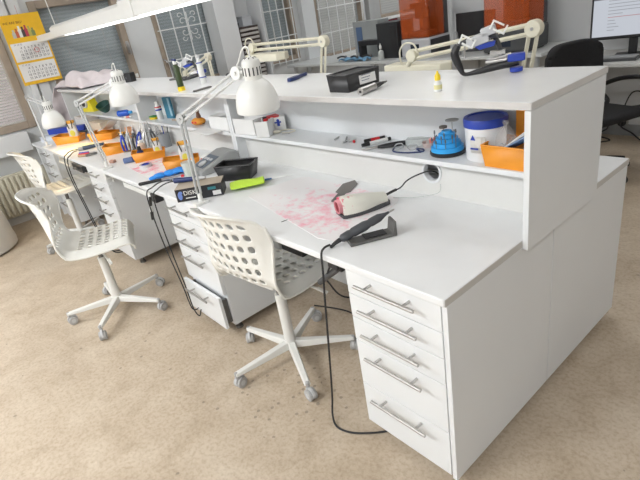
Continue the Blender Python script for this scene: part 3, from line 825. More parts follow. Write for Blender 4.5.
def articulator(label, loc, rz, sc=1.0):
    t = thing('articulator', label, 'articulator', loc, rz); s_ = sc
    def V3(*p): return Vector(p) * s_
    b = MB()   # lower frame: heel on the left, bar to the right
    b.tube([V3(-.105, 0, .115), V3(-.118, 0, .085), V3(-.100, 0, .035), V3(-.085, 0, .012), V3(-.04, 0, .016), V3(.04, 0, .030), V3(.10, 0, .036)], lambda q: (.011 + .004 * math.sin(q * 9)) * s_, seg=10)
    b.build('lower_frame', BLACK, t)
    b = MB(); b.cyl(V3(.092, 0, .018), V3(.092, 0, .003), .022 * s_, seg=24); b.build('foot_disc', BLUE, t, bevel=.002)
    b = MB(); b.box(V3(.092, 0, .052), V3(.058, .04, .026)); b.build('mounting_block', BLUE, t, bevel=.005)
    b = MB(); b.tube([V3(-.105, 0, .115), V3(-.06, .0, .13), V3(.0, 0, .135), V3(.03, 0, .13)], .008 * s_); b.tube([V3(.02, .02, .125), V3(.035, .02, .09), V3(.042, .02, .05), V3(.03, .02, .030)], .009 * s_); b.build('upper_frame', DGREY, t)
    b = MB(); b.box(V3(-.035, 0, .125), V3(.075, .05, .034), rot=(0, R(-14), 0)); b.box(V3(.0, 0, .150), V3(.05, .05, .028), rot=(0, R(-14), 0)); b.cyl(V3(-.06, -.03, .12), V3(-.06, .03, .12), .014 * s_); b.build('metal_plate', mat('matte_aluminium', (.55, .56, .58), .4, .6), t, bevel=.003)
    for x, z in ((-.07, .125), (.035, .158)):
        b = MB()
        b.box(V3(x, -.03, z + .016), V3(.042, .008, .006), rot=(0, R(30), 0)); b.box(V3(x, -.03, z - .012), V3(.042, .008, .006), rot=(0, R(30), 0))
        b.box(V3(x - .022, -.03, z + .012), V3(.006, .008, .03), rot=(0, R(30), 0)); b.box(V3(x + .022, -.03, z - .008), V3(.006, .008, .03), rot=(0, R(30), 0)); b.build('clip', LAMPW, t, bevel=.001)
    b = MB(); b.prism([(-.045 * s_, -.006 * s_), (.035 * s_, -.012 * s_), (.03 * s_, .004 * s_), (-.02 * s_, .012 * s_)], -.02 * s_, .02 * s_, c=V3(-.01, 0, .104), rot=(R(-90), 0, 0)); b.build('blue_plate', BLUE, t, bevel=.002)
    b = MB(); b.cyl(V3(.0, 0, .05), V3(.075, 0, .065), .006 * s_); b.cyl(V3(-.01, .0, .045), V3(.06, 0, .048), .009 * s_); b.box(V3(.03, 0, .075), V3(.05, .03, .012)); b.cyl(V3(.04, 0, .035), V3(.04, 0, .075), .005 * s_); b.cyl(V3(-.08, -.02, .112), V3(-.08, -.02, .07), .003 * s_); b.build('incisal_pin', STEEL, t)
    return t
articulator('black articulator with blue mounting block on the raised counter near its right end', (-.335, .775, RT), 28, 1.0)
articulator('second articulator with blue plate, farther left on the raised counter', (-2.62, .76, RT), 30, .95)
t = thing('tool_stand', 'dark metal tool stand with a rod at the left of the second articulator', 'stand', (-2.93, .80, RT), 20)
b = MB(); b.bb(-.06, .06, -.035, .035, 0, .012); b.build('base', DSTEEL, t, bevel=.002)
b = MB(); b.cyl((-.035, 0, .012), (-.045, 0, .12), .006); b.tube([(-.045, 0, .12), (-.07, 0, .14), (-.10, 0, .15)], .004); b.cyl((.02, 0, .012), (.02, 0, .07), .012, .008); b.build('rod', DSTEEL, t)
t = thing('black_case', 'black case standing on the raised counter behind the middle task lamp', 'case', (-3.72, .72, RT), 25)
b = MB(); b.bb(-.06, .06, -.03, .03, 0, .075); b.build('shell', BLACK, t, bevel=.004)
b = MB(); b.bb(-.02, .02, -.034, -.03, .03, .045); b.build('latch', DGREY, t)
t = thing('hand_brush', 'small black brush head on the raised counter near the leftmost arm lamp', 'brush', (-2.25, .84, RT), 10)
b = MB(); b.sph((0, 0, .014), .03, (1.1, .7, .45)); b.build('head', BLACK, t)
b = MB(); b.tube([(.03, 0, .016), (.06, .01, .014), (.085, .02, .012)], .005); b.build('handle', DGREY, t)

# cloth at the far end of the counter, draped over its left end
t = None
b = MB()
def cl(u, v):
    # u along x (towards the far end, then over it), v across y
    y = .402 + .45 * v
    if u < .62:
        q = u / .62
        x = -4.02 - .80 * q - .02 * math.sin(7 * v)
        edge = min(1, q / .10) * min(1, v / .06 + .15) * min(1, (1 - v) / .08 + .1)
        z = RT + .012 + edge * (.035 + .060 * math.exp(-((q - .38) / .30) ** 2) * (1 + .35 * math.sin(5.5 * v + .5)) + .014 * math.sin(17 * q + 9 * v) + .010 * math.sin(21 * v - 6 * q))
        y += .012 * math.sin(11 * q)
    else:
        q = (u - .62) / .38
        x = -4.835 - .03 * math.sin(9 * v) ** 2 - .018 - .06 * math.sin(PI * min(1, q * 1.3)) - .015 * math.sin(17 * v + 4 * q)
        y -= .13 * q * (1 - v)
        z = RT + .030 - .36 * q * (.72 + .28 * math.sin(3 * v + .6))
    return (x, y, z)
b.grid(cl, 56, 34)
o = b.build('draped_cloth', CLOTH, sub=1, solid=.006, soff=1); tag(o, 'crumpled pale pink cloth draped over the far left end of the counter', 'cloth')

# ------------------------------------------------------------------ on the shelf, right unit
t = thing('bur_stand', 'blue tiered round bur stand with grinding wheels on the shelf', 'stand', (-.415, .615, SH)); t.scale = (1.13, 1.13, 1.0)
b = MB(); b.lathe([(0, 0), (.056, 0), (.058, .004), (.058, .012), (.054, .015), (0, .015)], seg=40); b.build('base', BLACK, t)
b = MB(); b.lathe([(.054, .015), (.053, .031), (.046, .033), (.045, .047), (.037, .049), (.036, .062), (.028, .064), (.027, .077), (.018, .080), (.016, .088), (0, .088)], seg=40); b.build('tiers', SKY, t)
for k, (a, r_, z, h) in enumerate([(-100, .049, .032, .03), (-60, .049, .032, .036), (-140, .049, .032, .034), (-20, .049, .033, .05), (-80, .041, .048, .03), (-120, .041, .048, .028), (-30, .041, .048, .03), (-160, .041, .048, .04), (-70, .032, .063, .025), (10, .032, .063, .03), (170, .049, .033, .03), (90, .041, .048, .03)]):
    b = MB(); a = R(a); x, y = r_ * math.cos(a), r_ * math.sin(a); b.cyl((x, y, z - .004), (x, y, z + h - .012), .0012, seg=6); b.cyl((x, y, z + h - .012), (x, y, z + h), .003, .002, seg=8); b.build('bur', DSTEEL, t)
b = MB(); b.cyl((-.010, -.004, .088), (-.010, -.004, .097), .0015); b.cyl((-.010, -.004, .097), (-.010, -.004, .104), .013, seg=20); b.build('grinding_wheel', mat('wheel_brown', (.12, .10, .09), .7), t)
b = MB(); b.cyl((.014, .012, .08), (.014, .012, .122), .0012, seg=6); b.cyl((.014, .012, .122), (.014, .012, .125), .022, seg=24); b.build('cutting_disc', mat('disc_grey', (.42, .42, .40), .6), t)
t = thing('plaster_tub', 'white round tub with a dark blue lid on the shelf', 'tub', (-.258, .624, SH))
b = MB(); b.lathe([(0, 0), (.064, 0), (.067, .004), (.070, .125), (0, .125)], seg=44); b.build('body', mat('tub_white', (.80, .81, .82), .35), t)
b = MB(); b.lathe([(.0705, .118), (.074, .118), (.075, .140), (.072, .147), (.062, .147), (.060, .143), (0, .143)], seg=44); b.build('lid', BLUE, t)
b = MB()
for k in range(9):
    a0, a1 = R(-104 + k * 5), R(-104 + (k + 1) * 5)
    r_ = .0702
    vs = [b.bm.verts.new(p) for p in ((r_ * math.cos(a0), r_ * math.sin(a0), .035), (r_ * math.cos(a1), r_ * math.sin(a1), .035), ((r_ + .0012) * math.cos(a1), (r_ + .0012) * math.sin(a1), .092), ((r_ + .0012) * math.cos(a0), (r_ + .0012) * math.sin(a0), .092))]
    b.bm.faces.new(vs)
lb = b.build('paper_label', mat('label_offwhite', (.74, .73, .70), .6), t, solid=.0006, soff=1)
a = R(-94); 
b = MB(); b.prism([(-.010, 0), (.010, 0), (0, .018)], 0, .0008, M=TR(.0716 * math.cos(a), .0716 * math.sin(a), .080) @ Matrix.Rotation(a + PI / 2, 4, 'Z') @ Matrix.Rotation(PI / 2, 4, 'X')); b.build('triangle_mark', BLUE, t)
b = MB(); b.box((.0716 * math.cos(R(-90)), .0716 * math.sin(R(-90)), .050), (.030, .001, .006)); b.build('blue_bar', BLUE, t)

def orange_bin(label, loc, rz, L=.19, W=.105, H=.062, front=.04):
    return open_box('storage_bin', label, 'bin', loc, rz, L, W, H, ORANGE, .88, .006, front, group='orange storage bins')
orange_bin('orange storage bin with face masks on the shelf at its right end', (-.118, .592, SH + .002), -2, .195, .13, .072, .072)
t = thing('storage_bin', 'orange bin standing upright behind the face masks on the shelf', 'bin', (-.150, .680, SH), 0, 'orange storage bins')
b = MB(); b.bb(-.022, .04, -.010, -.006, .0, .185); b.bb(-.022, -.018, -.006, .012, 0, .185); b.bb(.036, .04, -.006, .012, 0, .185); b.build('body', ORANGE, t, bevel=.002)
for k, (dx, dy, dz, rx, rr) in enumerate([(-.105, .580, .080, 30, -18), (-.100, .590, .092, 34, -12), (-.093, .598, .104, 38, -8)]):
    t = thing('face_mask', ['white and blue folded face mask, lowest in the orange shelf bin', 'white folded face mask in the middle of the orange shelf bin', 'white folded face mask, topmost in the orange shelf bin'][k], 'mask', (dx, dy, SH + dz), 0, 'face masks in the orange bin')
    b = MB(TR(0, 0, 0, 0, -rx, rr)); b.grid(lambda u, v: ((u - .5) * .15, (v - .5) * .075, .003 * math.sin(v * 18)), 4, 18); b.build('pleated_cloth', PAPER if k else mat('mask_blue', (.35, .50, .75), .8), t, solid=.0012, angle=80)
    b = MB(TR(0, 0, 0, 0, -rx, rr)); b.tube([(-.075, -.03, 0), (-.10, -.02, .01), (-.10, .02, .01), (-.075, .03, 0)], .0012, seg=5); b.build('ear_loop', PAPER, t)
t = thing('face_mask_pack', 'bright blue pack sticking out of the orange shelf bin', 'pack', (-.062, .575, SH + .060), -10)
b = MB(TR(0, 0, 0, 0, -24, 0)); b.bb(-.045, .045, -.03, .03, 0, .012); b.build('wrapper', SKY, t, bevel=.004)
t = thing('plastic_bag', 'crumpled clear plastic bag standing in the orange shelf bin', 'bag', (-.178, .615, SH + .03))
b = MB(); b.lathe([(0, 0), (.034, .0), (.040, .03), (.030, .06), (.014, .085), (.006, .095), (.010, .105), (0, .108)], seg=14)
for v in b.bm.verts: v.co += Vector((random.uniform(-.005, .005), random.uniform(-.004, .004), random.uniform(-.003, .003)))
b.build('film', BAG, t, angle=20)
t = thing('dish', 'small pink plastic tray beside the bur stand on the shelf', 'tray', (-.535, .66, SH), 20)
b = MB(); b.lathe([(0, .004), (.022, .004), (.026, .02), (.028, .02), (.024, 0), (0, 0)], seg=20); b.build('body', mat('clear_pink', (.75, .62, .58), .3, alpha=.7), t)
for k in range(7):
    b = MB(); a = k * .9; r_ = .012; b.cyl((.02 + r_ * math.cos(a), r_ * math.sin(a), .004), (.022 + 1.4 * r_ * math.cos(a), 1.4 * r_ * math.sin(a), .034), .0035, .005, seg=8); b.build('peg', PINK, t)
t = thing('clear_box', 'small clear plastic box lying left of the bur stand on the shelf', 'box', (-.60, .675, SH), 25)
b = MB(); b.bb(-.05, .05, -.022, .022, 0, .022); b.build('body', CLEAR, t, bevel=.003)
b = MB(); b.bb(-.05, .05, -.0225, .0225, .0222, .025); b.build('lid', CLEAR, t)
t = thing('protective_goggles', 'clear goggles with a dark blue strap on the shelf', 'goggles', (-.60, .59, SH), 10)
b = MB()
for s_ in (-1, 1): b.tube([(s_ * .008, 0, .012), (s_ * .02, .012, .022), (s_ * .045, .012, .02), (s_ * .05, .0, .010), (s_ * .03, -.010, .006), (s_ * .008, 0, .012)], .0024, seg=6)
b.build('frame', mat('goggle_clear', (.6, .62, .64), .2, alpha=.7), t)
b = MB(); b.tube([(.05, 0, .008), (.075, -.015, .004), (.085, -.005, .003), (.07, .015, .003), (.04, .02, .003)], .003, seg=6); b.tube([(-.05, 0, .008), (-.04, -.03, .004), (.0, -.038, .003), (.04, -.035, .003), (.082, -.018, .003)], .003, seg=6); b.build('strap', NAVY, t)
t = thing('pliers', 'black handled pliers lying on the shelf with their tip over its edge', 'pliers', (-.705, .585, SH + .010), 50)
b = MB(); b.tube([(-.10, .0, 0), (-.06, .0, 0), (-.03, .003, 0)], lambda q: .0028 + .0035 * q, seg=8); b.build('jaws', STEEL, t)
for s_ in (-1, 1):
    b = MB(); b.tube([(-.03, 0, 0), (.01, .012 * s_, 0), (.06, .015 * s_, 0), (.10, .008 * s_, 0)], .0065, seg=10); b.build('handle', BLACK, t)
t = thing('marker_pen', 'white marker with a dark cap lying on the shelf', 'marker', (-.800, .590, SH + .0095), 66)
b = MB(); b.cyl((0, 0, 0), (.085, 0, 0), .0085, seg=18); b.build('barrel', LAMPW, t)
b = MB(); b.cyl((.0, 0, 0), (-.035, 0, 0), .009, .007, seg=18); b.cyl((.085, 0, 0), (.10, 0, 0), .0088, .008, seg=18); b.build('cap', BLACK, t)
t = thing('marker_pen', 'dark marker with a red band lying behind the white marker on the shelf', 'marker', (-.845, .632, SH + .008), 58)
b = MB(); b.cyl((-.02, 0, 0), (.075, 0, 0), .0075, seg=18); b.build('barrel', BLACK, t)
b = MB(); b.cyl((.01, 0, 0), (.05, 0, 0), .0078, seg=18); b.build('band', RED, t)
t = thing('bead', 'round red bead lying on the shelf left of the markers', 'bead', (-.905, .600, SH + .007)); b = MB(); b.sph((0, 0, 0), .007); b.cyl((0, 0, 0), (.006, 0, .006), .002); b.build('ball', RED, t)
for k, (x, y, a, L, mt) in enumerate([(-1.045, .625, 108, .05, LGREY), (-.985, .63, 132, .10, DSTEEL), (-.955, .60, 92, .045, LGREY), (-.93, .615, 80, .04, LGREY)]):
    t = thing('carving_tip', ['short pale tip lying leftmost in the row of tips on the shelf', 'long dark steel instrument lying slanted on the shelf', 'short pale tip lying right of the slanted instrument', 'short pale tip lying next to the red bead'][k], 'instrument', (x, y, SH + .0045), a)
    b = MB(); b.cyl((-L / 2, 0, 0), (L / 4, 0, 0), .0042, seg=10); b.build('shaft', mt, t)
    b = MB(); b.cyl((L / 4, 0, 0), (L / 2, 0, 0), .004, .0012, seg=10); b.build('tip', STEEL, t)
t = thing('wrist_strap', 'pale strap with a metal buckle lying on the shelf beside the white cartons', 'strap', (-1.455, .63, SH), 20)
b = MB(); b.tube([(-.06, 0, .006), (-.02, .03, .008), (.03, .035, .005), (.05, .01, .004), (.03, -.02, .004), (-.01, -.02, .004)], .003, seg=6); b.build('band', SKIN, t)
b = MB(); b.sph((-.05, -.01, .009), .022, (1.2, .8, .4)); b.build('pad', SKIN, t)
b = MB(); b.bb(0, .045, -.038, -.026, .002, .006); b.build('buckle', STEEL, t, bevel=.001)
# white cartons
def carton(label, loc, rz, d, mt=PAPER, open_=True, group=None):
    t = thing('carton', label, 'box', loc, rz, group)
    x, y, z = d
    b = MB(); b.bb(-x / 2, x / 2, -y / 2, -y / 2 + .0015, 0, z); b.bb(-x / 2, x / 2, y / 2 - .0015, y / 2, 0, z); b.bb(-x / 2, -x / 2 + .0015, -y / 2, y / 2, 0, z); b.bb(x / 2 - .0015, x / 2, -y / 2, y / 2, 0, z); b.bb(-x / 2, x / 2, -y / 2, y / 2, 0, .0015)
    if not open_: b.bb(-x / 2, x / 2, -y / 2, y / 2, z - .0015, z)
    b.build('sides', mt, t)
    return t
carton('wide white open carton on the shelf just right of the divider', (-1.700, .570, SH), 4, (.19, .085, .085))
t = carton('small white open carton with a red and a black bottle, on the shelf', (-1.535, .560, SH), 30, (.075, .085, .082))
t2 = thing('vial', 'red capped vial in the small white carton', 'bottle', (-1.525, .567, SH + .0015)); b = MB(); b.lathe([(0, 0), (.012, 0), (.012, .06), (.010, .066), (0, .066)]); b.build('body', LAMPW, t2); b = MB(); b.lathe([(0, .066), (.013, .066), (.013, .085), (0, .087)]); b.build('cap', RED, t2)
t2 = thing('vial', 'black capped vial in the small white carton', 'bottle', (-1.555, .580, SH + .0015)); b = MB(); b.lathe([(0, 0), (.012, 0), (.012, .06), (.010, .066), (0, .066)]); b.build('body', LAMPW, t2); b = MB(); b.lathe([(0, .066), (.012, .066), (.012, .09), (0, .092)]); b.build('cap', BLACK, t2)
t = thing('small_carton', 'white carton with a blue figure printed on it, on the shelf', 'box', (-1.545, .645, SH), 50)
b = MB(); b.bb(-.05, .05, -.03, .03, 0, .078); b.build('sides', PAPER, t, bevel=.002)
b = MB(); b.bb(.005, .02, -.0308, -.0302, .03, .055); b.bb(-.008, .028, -.0308, -.0302, .046, .055); b.sph((.012, -.0306, .060), .008, (1, .06, 1)); b.build('printed_figure', BLUE, t)
b = MB(); b.prism([(-.05, .078), (.02, .078), (.0, .088), (-.05, .084)], -.031, .031, rot=(R(90), 0, 0)); b.build('flap', RED, t)

# ------------------------------------------------------------------ shelf, middle unit
t = carton('white open carton on the shelf just left of the divider', (-1.94, .585, SH), 0, (.10, .085, .080))
t = carton('white carton leaning behind another at the divider on the middle shelf', (-2.065, .590, SH), 4, (.12, .08, .078), open_=False)
t = thing('paper_sheet', 'white sheets of paper sticking out over the edge of the middle shelf', 'paper', (-2.06, .50, SH), -6)
b = MB(); b.bb(-.16, .10, -.075, .03, .0005, .004); b.build('sheets', PAPER, t)
b = MB(TR(0, 0, 0, 0, 0, 6)); b.bb(-.15, .12, -.06, .03, .0042, .0065); b.build('top_sheet', PAPER, t)
t = thing('pump_holder', 'orange device with a small brown figure-like bottle on the middle shelf', 'device', (-2.345, .585, SH), 15)
b = MB(); b.sph((0, 0, .025), .055, (1, .75, .46)); b.build('body', mat('orange_dark', (.80, .33, .04), .5), t)
b = MB(); b.cyl((-.045, -.005, .022), (-.032, -.005, .024), .016, seg=14); b.cyl((.033, 0, .018), (.046, 0, .018), .012, seg=14); b.build('end_cap', BLACK, t)
b = MB(); b.lathe([(0, .038), (.013, .038), (.016, .06), (.010, .078), (.013, .095), (.010, .106), (0, .108)], c=(.012, 0, 0), seg=14); b.build('brown_bottle', mat('brown_glass', (.20, .09, .05), .3), t)
b = MB(); b.bb(-.02, .02, -.040, -.030, .02, .032); b.build('sticker', RED, t)
t = bottle('cleaning_bottle', 'white bottle with a red and blue label leaning on the middle shelf', (-2.98, .60, SH), .024, .125, LAMPW, LAMPW, .016, neck=.6)
b = MB(); b.lathe([(.0242, .09), (.0247, .09), (.0247, .098), (.0242, .098)]); b.build('red_band', RED, t)
b = MB(); b.lathe([(.0242, .068), (.0247, .068), (.0247, .08), (.0242, .08)]); b.build('blue_band', BLUE, t)
t = thing('flat_pack', 'dark teal flat pack standing behind the white bottle on the middle shelf', 'pack', (-2.91, .652, SH), 8)
b = MB(); b.bb(-.045, .045, -.010, .010, 0, .155); b.build('wrapper', TEAL, t, bevel=.003)
b = MB(); b.bb(.02, .0455, -.0108, -.0100, .02, .15); b.build('light_strip', mat('pack_strip', (.35, .55, .66), .5), t)
t = thing('sponge', 'green and yellow sponge on the middle shelf beside the white bottle', 'sponge', (-3.08, .59, SH), 12)
b = MB(); b.bb(-.035, .035, -.022, .022, 0, .018); b.build('foam', YELLOW, t, bevel=.004)
b = MB(); b.bb(-.035, .035, -.022, .022, .0182, .026); b.build('scouring_pad', mat('scourer_green', (.05, .25, .06), .9), t)
t = thing('wooden_stick', 'thin brown stick lying on the middle shelf', 'stick', (-2.72, .62, SH + .005), 12); b = MB(); b.cyl((-.08, 0, 0), (.08, 0, 0), .0045); b.build('shaft', CARD, t)

# ------------------------------------------------------------------ shelf, left unit
t = thing('rubber_bowl', 'dark green rubber mixing bowl tipped on the far left shelf', 'bowl', (-4.18, .60, SH), 0)
b = MB(); b.lathe([(0, 0), (.030, 0), (.050, .03), (.066, .075), (.062, .075), (.046, .032), (.028, .005), (0, .005)], seg=28, M=TR(0, 0, .018, 20, 14)); b.build('body', DGREEN, t)
t = thing('yellow_dispenser', 'yellow dispenser with a round black and white dial on the far left shelf', 'dispenser', (-4.62, .60, SH), 12)
b = MB(); b.prism([(-.11, 0), (.10, 0), (.085, .05), (.045, .135), (-.0, .135), (-.05, .05), (-.11, .03)], -.04, .04, rot=(R(90), 0, 0)); b.build('body', mat('dispenser_yellow', (.80, .68, .02), .45), t, bevel=.006)
b = MB(); b.cyl((-.01, -.040, .085), (-.01, -.060, .085), .042, seg=28); b.build('dial_ring', LAMPW, t, bevel=.003)
b = MB(); b.cyl((-.01, -.060, .085), (-.01, -.068, .085), .028, seg=28); b.build('dial_face', BLACK, t, bevel=.003)
t = thing('spray_bottle', 'blue bottle lying on its side at the edge of the left shelf', 'bottle', (-3.66, .575, SH + .026), 35)
b = MB(); b.lathe([(0, 0), (.024, 0), (.026, .01), (.026, .09), (.012, .11), (0, .11)], rot=(0, R(90), 0), c=(-.06, 0, 0)); b.build('body', mat('blue_glossy', (.015, .10, .55), .25), t)
b = MB(); b.lathe([(0, 0), (.014, 0), (.012, .025), (0, .027)], rot=(0, R(90), 0), c=(.05, 0, 0)); b.build('cap', SKY, t)
t = thing('small_tube', 'small white tube with a pink print lying at the left shelf edge', 'tube', (-3.50, .545, SH + .009), 40)
b = MB(); b.cyl((-.04, 0, 0), (.03, 0, 0), .009, .008); b.build('body', LAMPW, t); b = MB(); b.cyl((-.02, 0, 0), (.01, 0, 0), .0093); b.build('print', PINK, t)
t = thing('small_bottle', 'tiny yellow capped bottle lying on the left shelf', 'bottle', (-3.82, .61, SH + .012), -30)
b = MB(); b.cyl((.0, 0, 0), (.035, 0, 0), .012); b.build('cap', YELLOW, t); b = MB(); b.cyl((.035, 0, 0), (.075, 0, 0), .009); b.build('body', LAMPW, t)

# ------------------------------------------------------------------ on the worktop, right station
b = MB()
pts = [(-.60, .075), (-.48, .10), (-.462, .125), (-.56, .47), (-.585, .50), (-1.17, .515), (-1.22, .49), (-1.27, .24), (-1.25, .20)]
b.prism(pts[::-1], T + .0004, T + .0022)
MATMAT = stain_mat('stained_silicone_mat', (.82, .80, .81), (.86, .16, .30), (-.78, .27, T), .50, scale=17, lo=.50, hi=.82, rough=.3)
tag(b.build('work_mat', MATMAT, bevel=.0008), 'translucent white work mat with red stains on the worktop', 'mat')
t = thing('wax_heater', 'white handheld wax heater with a red stained mouth and dark grey base on the mat', 'heater', (-.635, .335, T + .0024), 70)
b = MB()
def hx(u, v):
    x = -.085 + .195 * u
    wdt = (.040 + .012 * math.sin(PI * min(1, u * 1.3))) * (1 - .30 * u ** 2) * (1 if u > .03 else .92); hgt = (.066 - .034 * u ** 1.3)
    a = PI * v
    return (x, wdt * math.cos(a), .014 + hgt * (math.sin(a) ** .75 if math.sin(a) > 0 else 0))
b.grid(hx, 20, 16)
vs0 = [b.bm.verts.new(hx(0, j / 16)) for j in range(17)]; b.bm.faces.new(vs0)
vs1 = [b.bm.verts.new(hx(1, j / 16)) for j in range(17)]; b.bm.faces.new(vs1)
HB = stain_mat('stained_heater_shell', (.80, .80, .72), (.72, .03, .12), (-.085, 0, .04), .085, scale=42, lo=.50, hi=.60)
b.build('shell', HB, t, angle=50)
b = MB(); b.prism([(-.092, -.036), (-.080, -.045), (-.02, -.053), (.06, -.047), (.115, -.034), (.122, -.02), (.122, .02), (.115, .034), (.06, .047), (-.02, .053), (-.080, .045), (-.092, .036)], .0005, .0145); b.build('base_plate', DGREY, t, bevel=.002)
b = MB(); b.lathe([(.022, 0), (.029, .001), (.028, .020), (.0225, .020), (.0225, .0), (.022, 0)], c=(-.080, -.004, .043), rot=(0, R(-90), 0), seg=24); b.build('mouth_ring', mat('stained_red_ring', (.72, .30, .34), .4), t)
b = MB(); b.cyl((-.078, -.004, .043), (-.096, -.004, .043), .0215, seg=20); b.build('mouth_hole', mat('dark_red_hole', (.22, .008, .02), .6), t)
b = MB(); b.tube([(.105, 0, .028), (.14, 0, .036), (.165, 0, .04)], .0055); b.build('strain_relief', BLACK, t)
cable('power_cable', 'thin black cable from the wax heater into the round cable hole', [(-.575, .462, T + .045), (-.56, .495, T + .052), (-.545, .52, T + .075), (-.515, .556, .855), (-.488, .60, .858), (-.478, .64, .83), (-.47, .67, .78)], .0028)
cable('thin_wire', 'thin pale wire lying at the back of the worktop below the cable hole', [(-.60, .49, T + .004), (-.52, .53, T + .004), (-.44, .575, T + .02), (-.43, .579, .82)], .0012, CLEAR)
t = thing('steel_spatula', 'dark steel plaster scraper lying flat on the mat behind the wax heater', 'spatula', (-.855, .455, T + .0024), 117)
b = MB(); b.prism([(-.125, -.016), (-.115, -.019), (-.03, -.019), (-.015, -.036), (.085, -.036), (.13, -.008), (.085, .036), (-.015, .036), (-.03, .019), (-.115, .019), (-.125, .014)], .0004, .0022); b.build('blade', mat('worn_steel', (.20, .19, .18), .45, .7), t, bevel=.0006)
b = MB(); b.prism([(-.12, -.014), (-.04, -.014), (-.04, .014), (-.12, .014)], .0022, .0026); b.build('grip_face', mat('worn_steel_dark', (.17, .16, .155), .5, .5), t)
t = thing('handpiece_holder', 'dark grey sloping holder under the motor handpiece', 'holder', (-.425, .175, T), 62)
b = MB(); b.prism([(-.085, 0), (.085, 0), (.085, .055), (.075, .055), (.068, .012), (-.07, .010), (-.085, .018)], -.028, .028, rot=(R(90), 0, 0)); b.build('cradle', mat('holder_grey', (.12, .12, .115), .5), t, bevel=.003)
b = MB(); b.bb(-.03, .05, -.020, .020, .0125, .0165); b.build('inset', BLACK, t, bevel=.001)
t = thing('motor_handpiece', 'dark grey dental micromotor handpiece resting on its holder', 'handpiece', (-.440, .165, T + .046), 62)
b = MB(TR(0, 0, 0, 0, -17) @ Matrix.Scale(1.12, 4)); b.lathe([(0, 0), (.009, 0), (.013, .006), (.0145, .03), (.0125, .038), (.015, .045), (.0155, .085), (.012, .10), (.0135, .108), (.013, .135), (.008, .15), (.0045, .162), (.0035, .17), (0, .17)], rot=(0, R(90), 0), c=(-.085, 0, .004), seg=24); b.build('body', mat('handpiece_grey', (.055, .06, .068), .4), t)
b = MB(TR(0, 0, 0, 0, -17) @ Matrix.Scale(1.12, 4)); b.lathe([(0, 0), (.003, 0), (.0028, .016), (.001, .02), (0, .02)], rot=(0, R(90), 0), c=(.085, 0, .004), seg=12); b.build('chuck', STEEL, t)
b = MB(TR(0, 0, 0, 0, -17) @ Matrix.Scale(1.12, 4)); b.tube([(-.085, 0, .004), (-.105, 0, .002), (-.125, 0, -.004)], lambda q: .008 - .0035 * q); b.build('strain_relief', BLACK, t)
cable('motor_cable', 'black cable hanging from the handpiece over the bench edge to the floor', [(-.502, .048, T + .012), (-.500, .02, T + .014), (-.485, -.008, T + .008), (-.477, -.02, .72), (-.497, -.02, .588), (-.515, -.02, .46), (-.531, -.02, .349), (-.553, -.02, .20), (-.565, -.025, .09), (-.550, -.05, .025), (-.510, -.068, .006), (-.45, -.055, .006), (-.39, -.01, .006), (-.33, .06, .006), (-.25, .2, .006)], .004)
cable('coiled_cable', 'black cable looping under the near workstation behind the motor cable', [(-.50, .03, .70), (-.56, .05, .62), (-.62, .10, .56), (-.66, .2, .42), (-.62, .35, .36), (-.60, .5, .30), (-.58, .6, .28)], .0035)
t = thing('handpiece_hanger', 'black knee-side hanger with a motor grip under the worktop edge', 'holder', (-.47, .045, T - .026))
b = MB(); b.bb(-.035, .035, -.02, .02, -.04, -.001); b.cyl((.02, -.02, -.02), (.02, -.035, -.02), .012); b.build('bracket', BLACK, t, bevel=.003)
b = MB(); b.cyl((-.02, .01, -.055), (-.115, -.01, -.135), .013, .011, seg=14); b.build('grip', DGREY, t, bevel=.002)
t = thing('toothbrush', 'white brush with a blue collar lying on the worktop by the green sheet', 'brush', (-1.33, .425, T + .006), 55)
b = MB(); b.cyl((-.02, 0, 0), (.09, 0, 0), .0025, .0015, seg=8); b.build('shaft', LAMPW, t)
b = MB(); b.cyl((-.055, 0, 0), (-.02, 0, 0), .0055, .004, seg=12); b.build('collar', mat('mid_blue', (.08, .20, .45), .4), t)
t = thing('dental_probe', 'small dark pick lying on the worktop near its front edge', 'instrument', (-.845, .118, T + .0015), 78)
b = MB(); b.cyl((-.022, 0, 0), (.022, 0, 0), .0014, .0008, seg=6); b.build('shaft', BLACK, t)
t = thing('folded_foam', 'lime green folded foam sheet on the worktop before the black tub', 'foam', (-1.375, .285, T), 58)
b = MB()
def fo_(u, v):
    x = -.085 + .17 * u; y = -.052 + .112 * v
    return (x, y, .004 + .034 * math.sin(PI * min(1, v * .95 + .08)) ** .6 + .006 * math.sin(6 * u) * v)
b.grid(fo_, 12, 10); b.build('sheet', GREEN, t, solid=.004, soff=-1, sub=1)
open_box('storage_tub', 'black open plastic tub behind the lime green foam on the worktop', 'tub', (-1.56, .350, T + .002), 34, .20, .12, .080, BLACK, .82, .008)
# sloped grey device
t = thing('desk_scale', 'grey sloped electronic device with buttons behind the black tub', 'device', (-1.875, .385, T), 86)
b = MB(); b.prism([(-.13, 0), (.12, 0), (.13, .025), (.12, .085), (.07, .09), (-.13, .028)], -.085, .085, rot=(R(90), 0, 0)); b.build('housing', mat('device_grey', (.36, .37, .37), .4), t, bevel=.008)
b = MB(TR(-.035, 0, .058, 0, -17.2)); b.bb(-.07, .05, -.06, .06, 0, .003); b.build('keypad', mat('device_panel', (.12, .15, .19), .4), t, bevel=.001)
b = MB(TR(-.035, 0, .061, 0, -17.2)); b.cyl((-.04, -.01, 0), (-.04, -.01, .008), .026, seg=24); b.build('dial', LGREY, t, bevel=.002)
for k in range(3):
    b = MB(TR(-.035, 0, .061, 0, -17.2)); b.bb(.0, .018, -.045 + k * .035, -.022 + k * .035, 0, .004); b.build('button', LGREY, t, bevel=.001)
t = thing('plaster_model', 'cream plaster model with a red spot leaning behind the bench lamp', 'model', (-1.99, .41, T), 30)
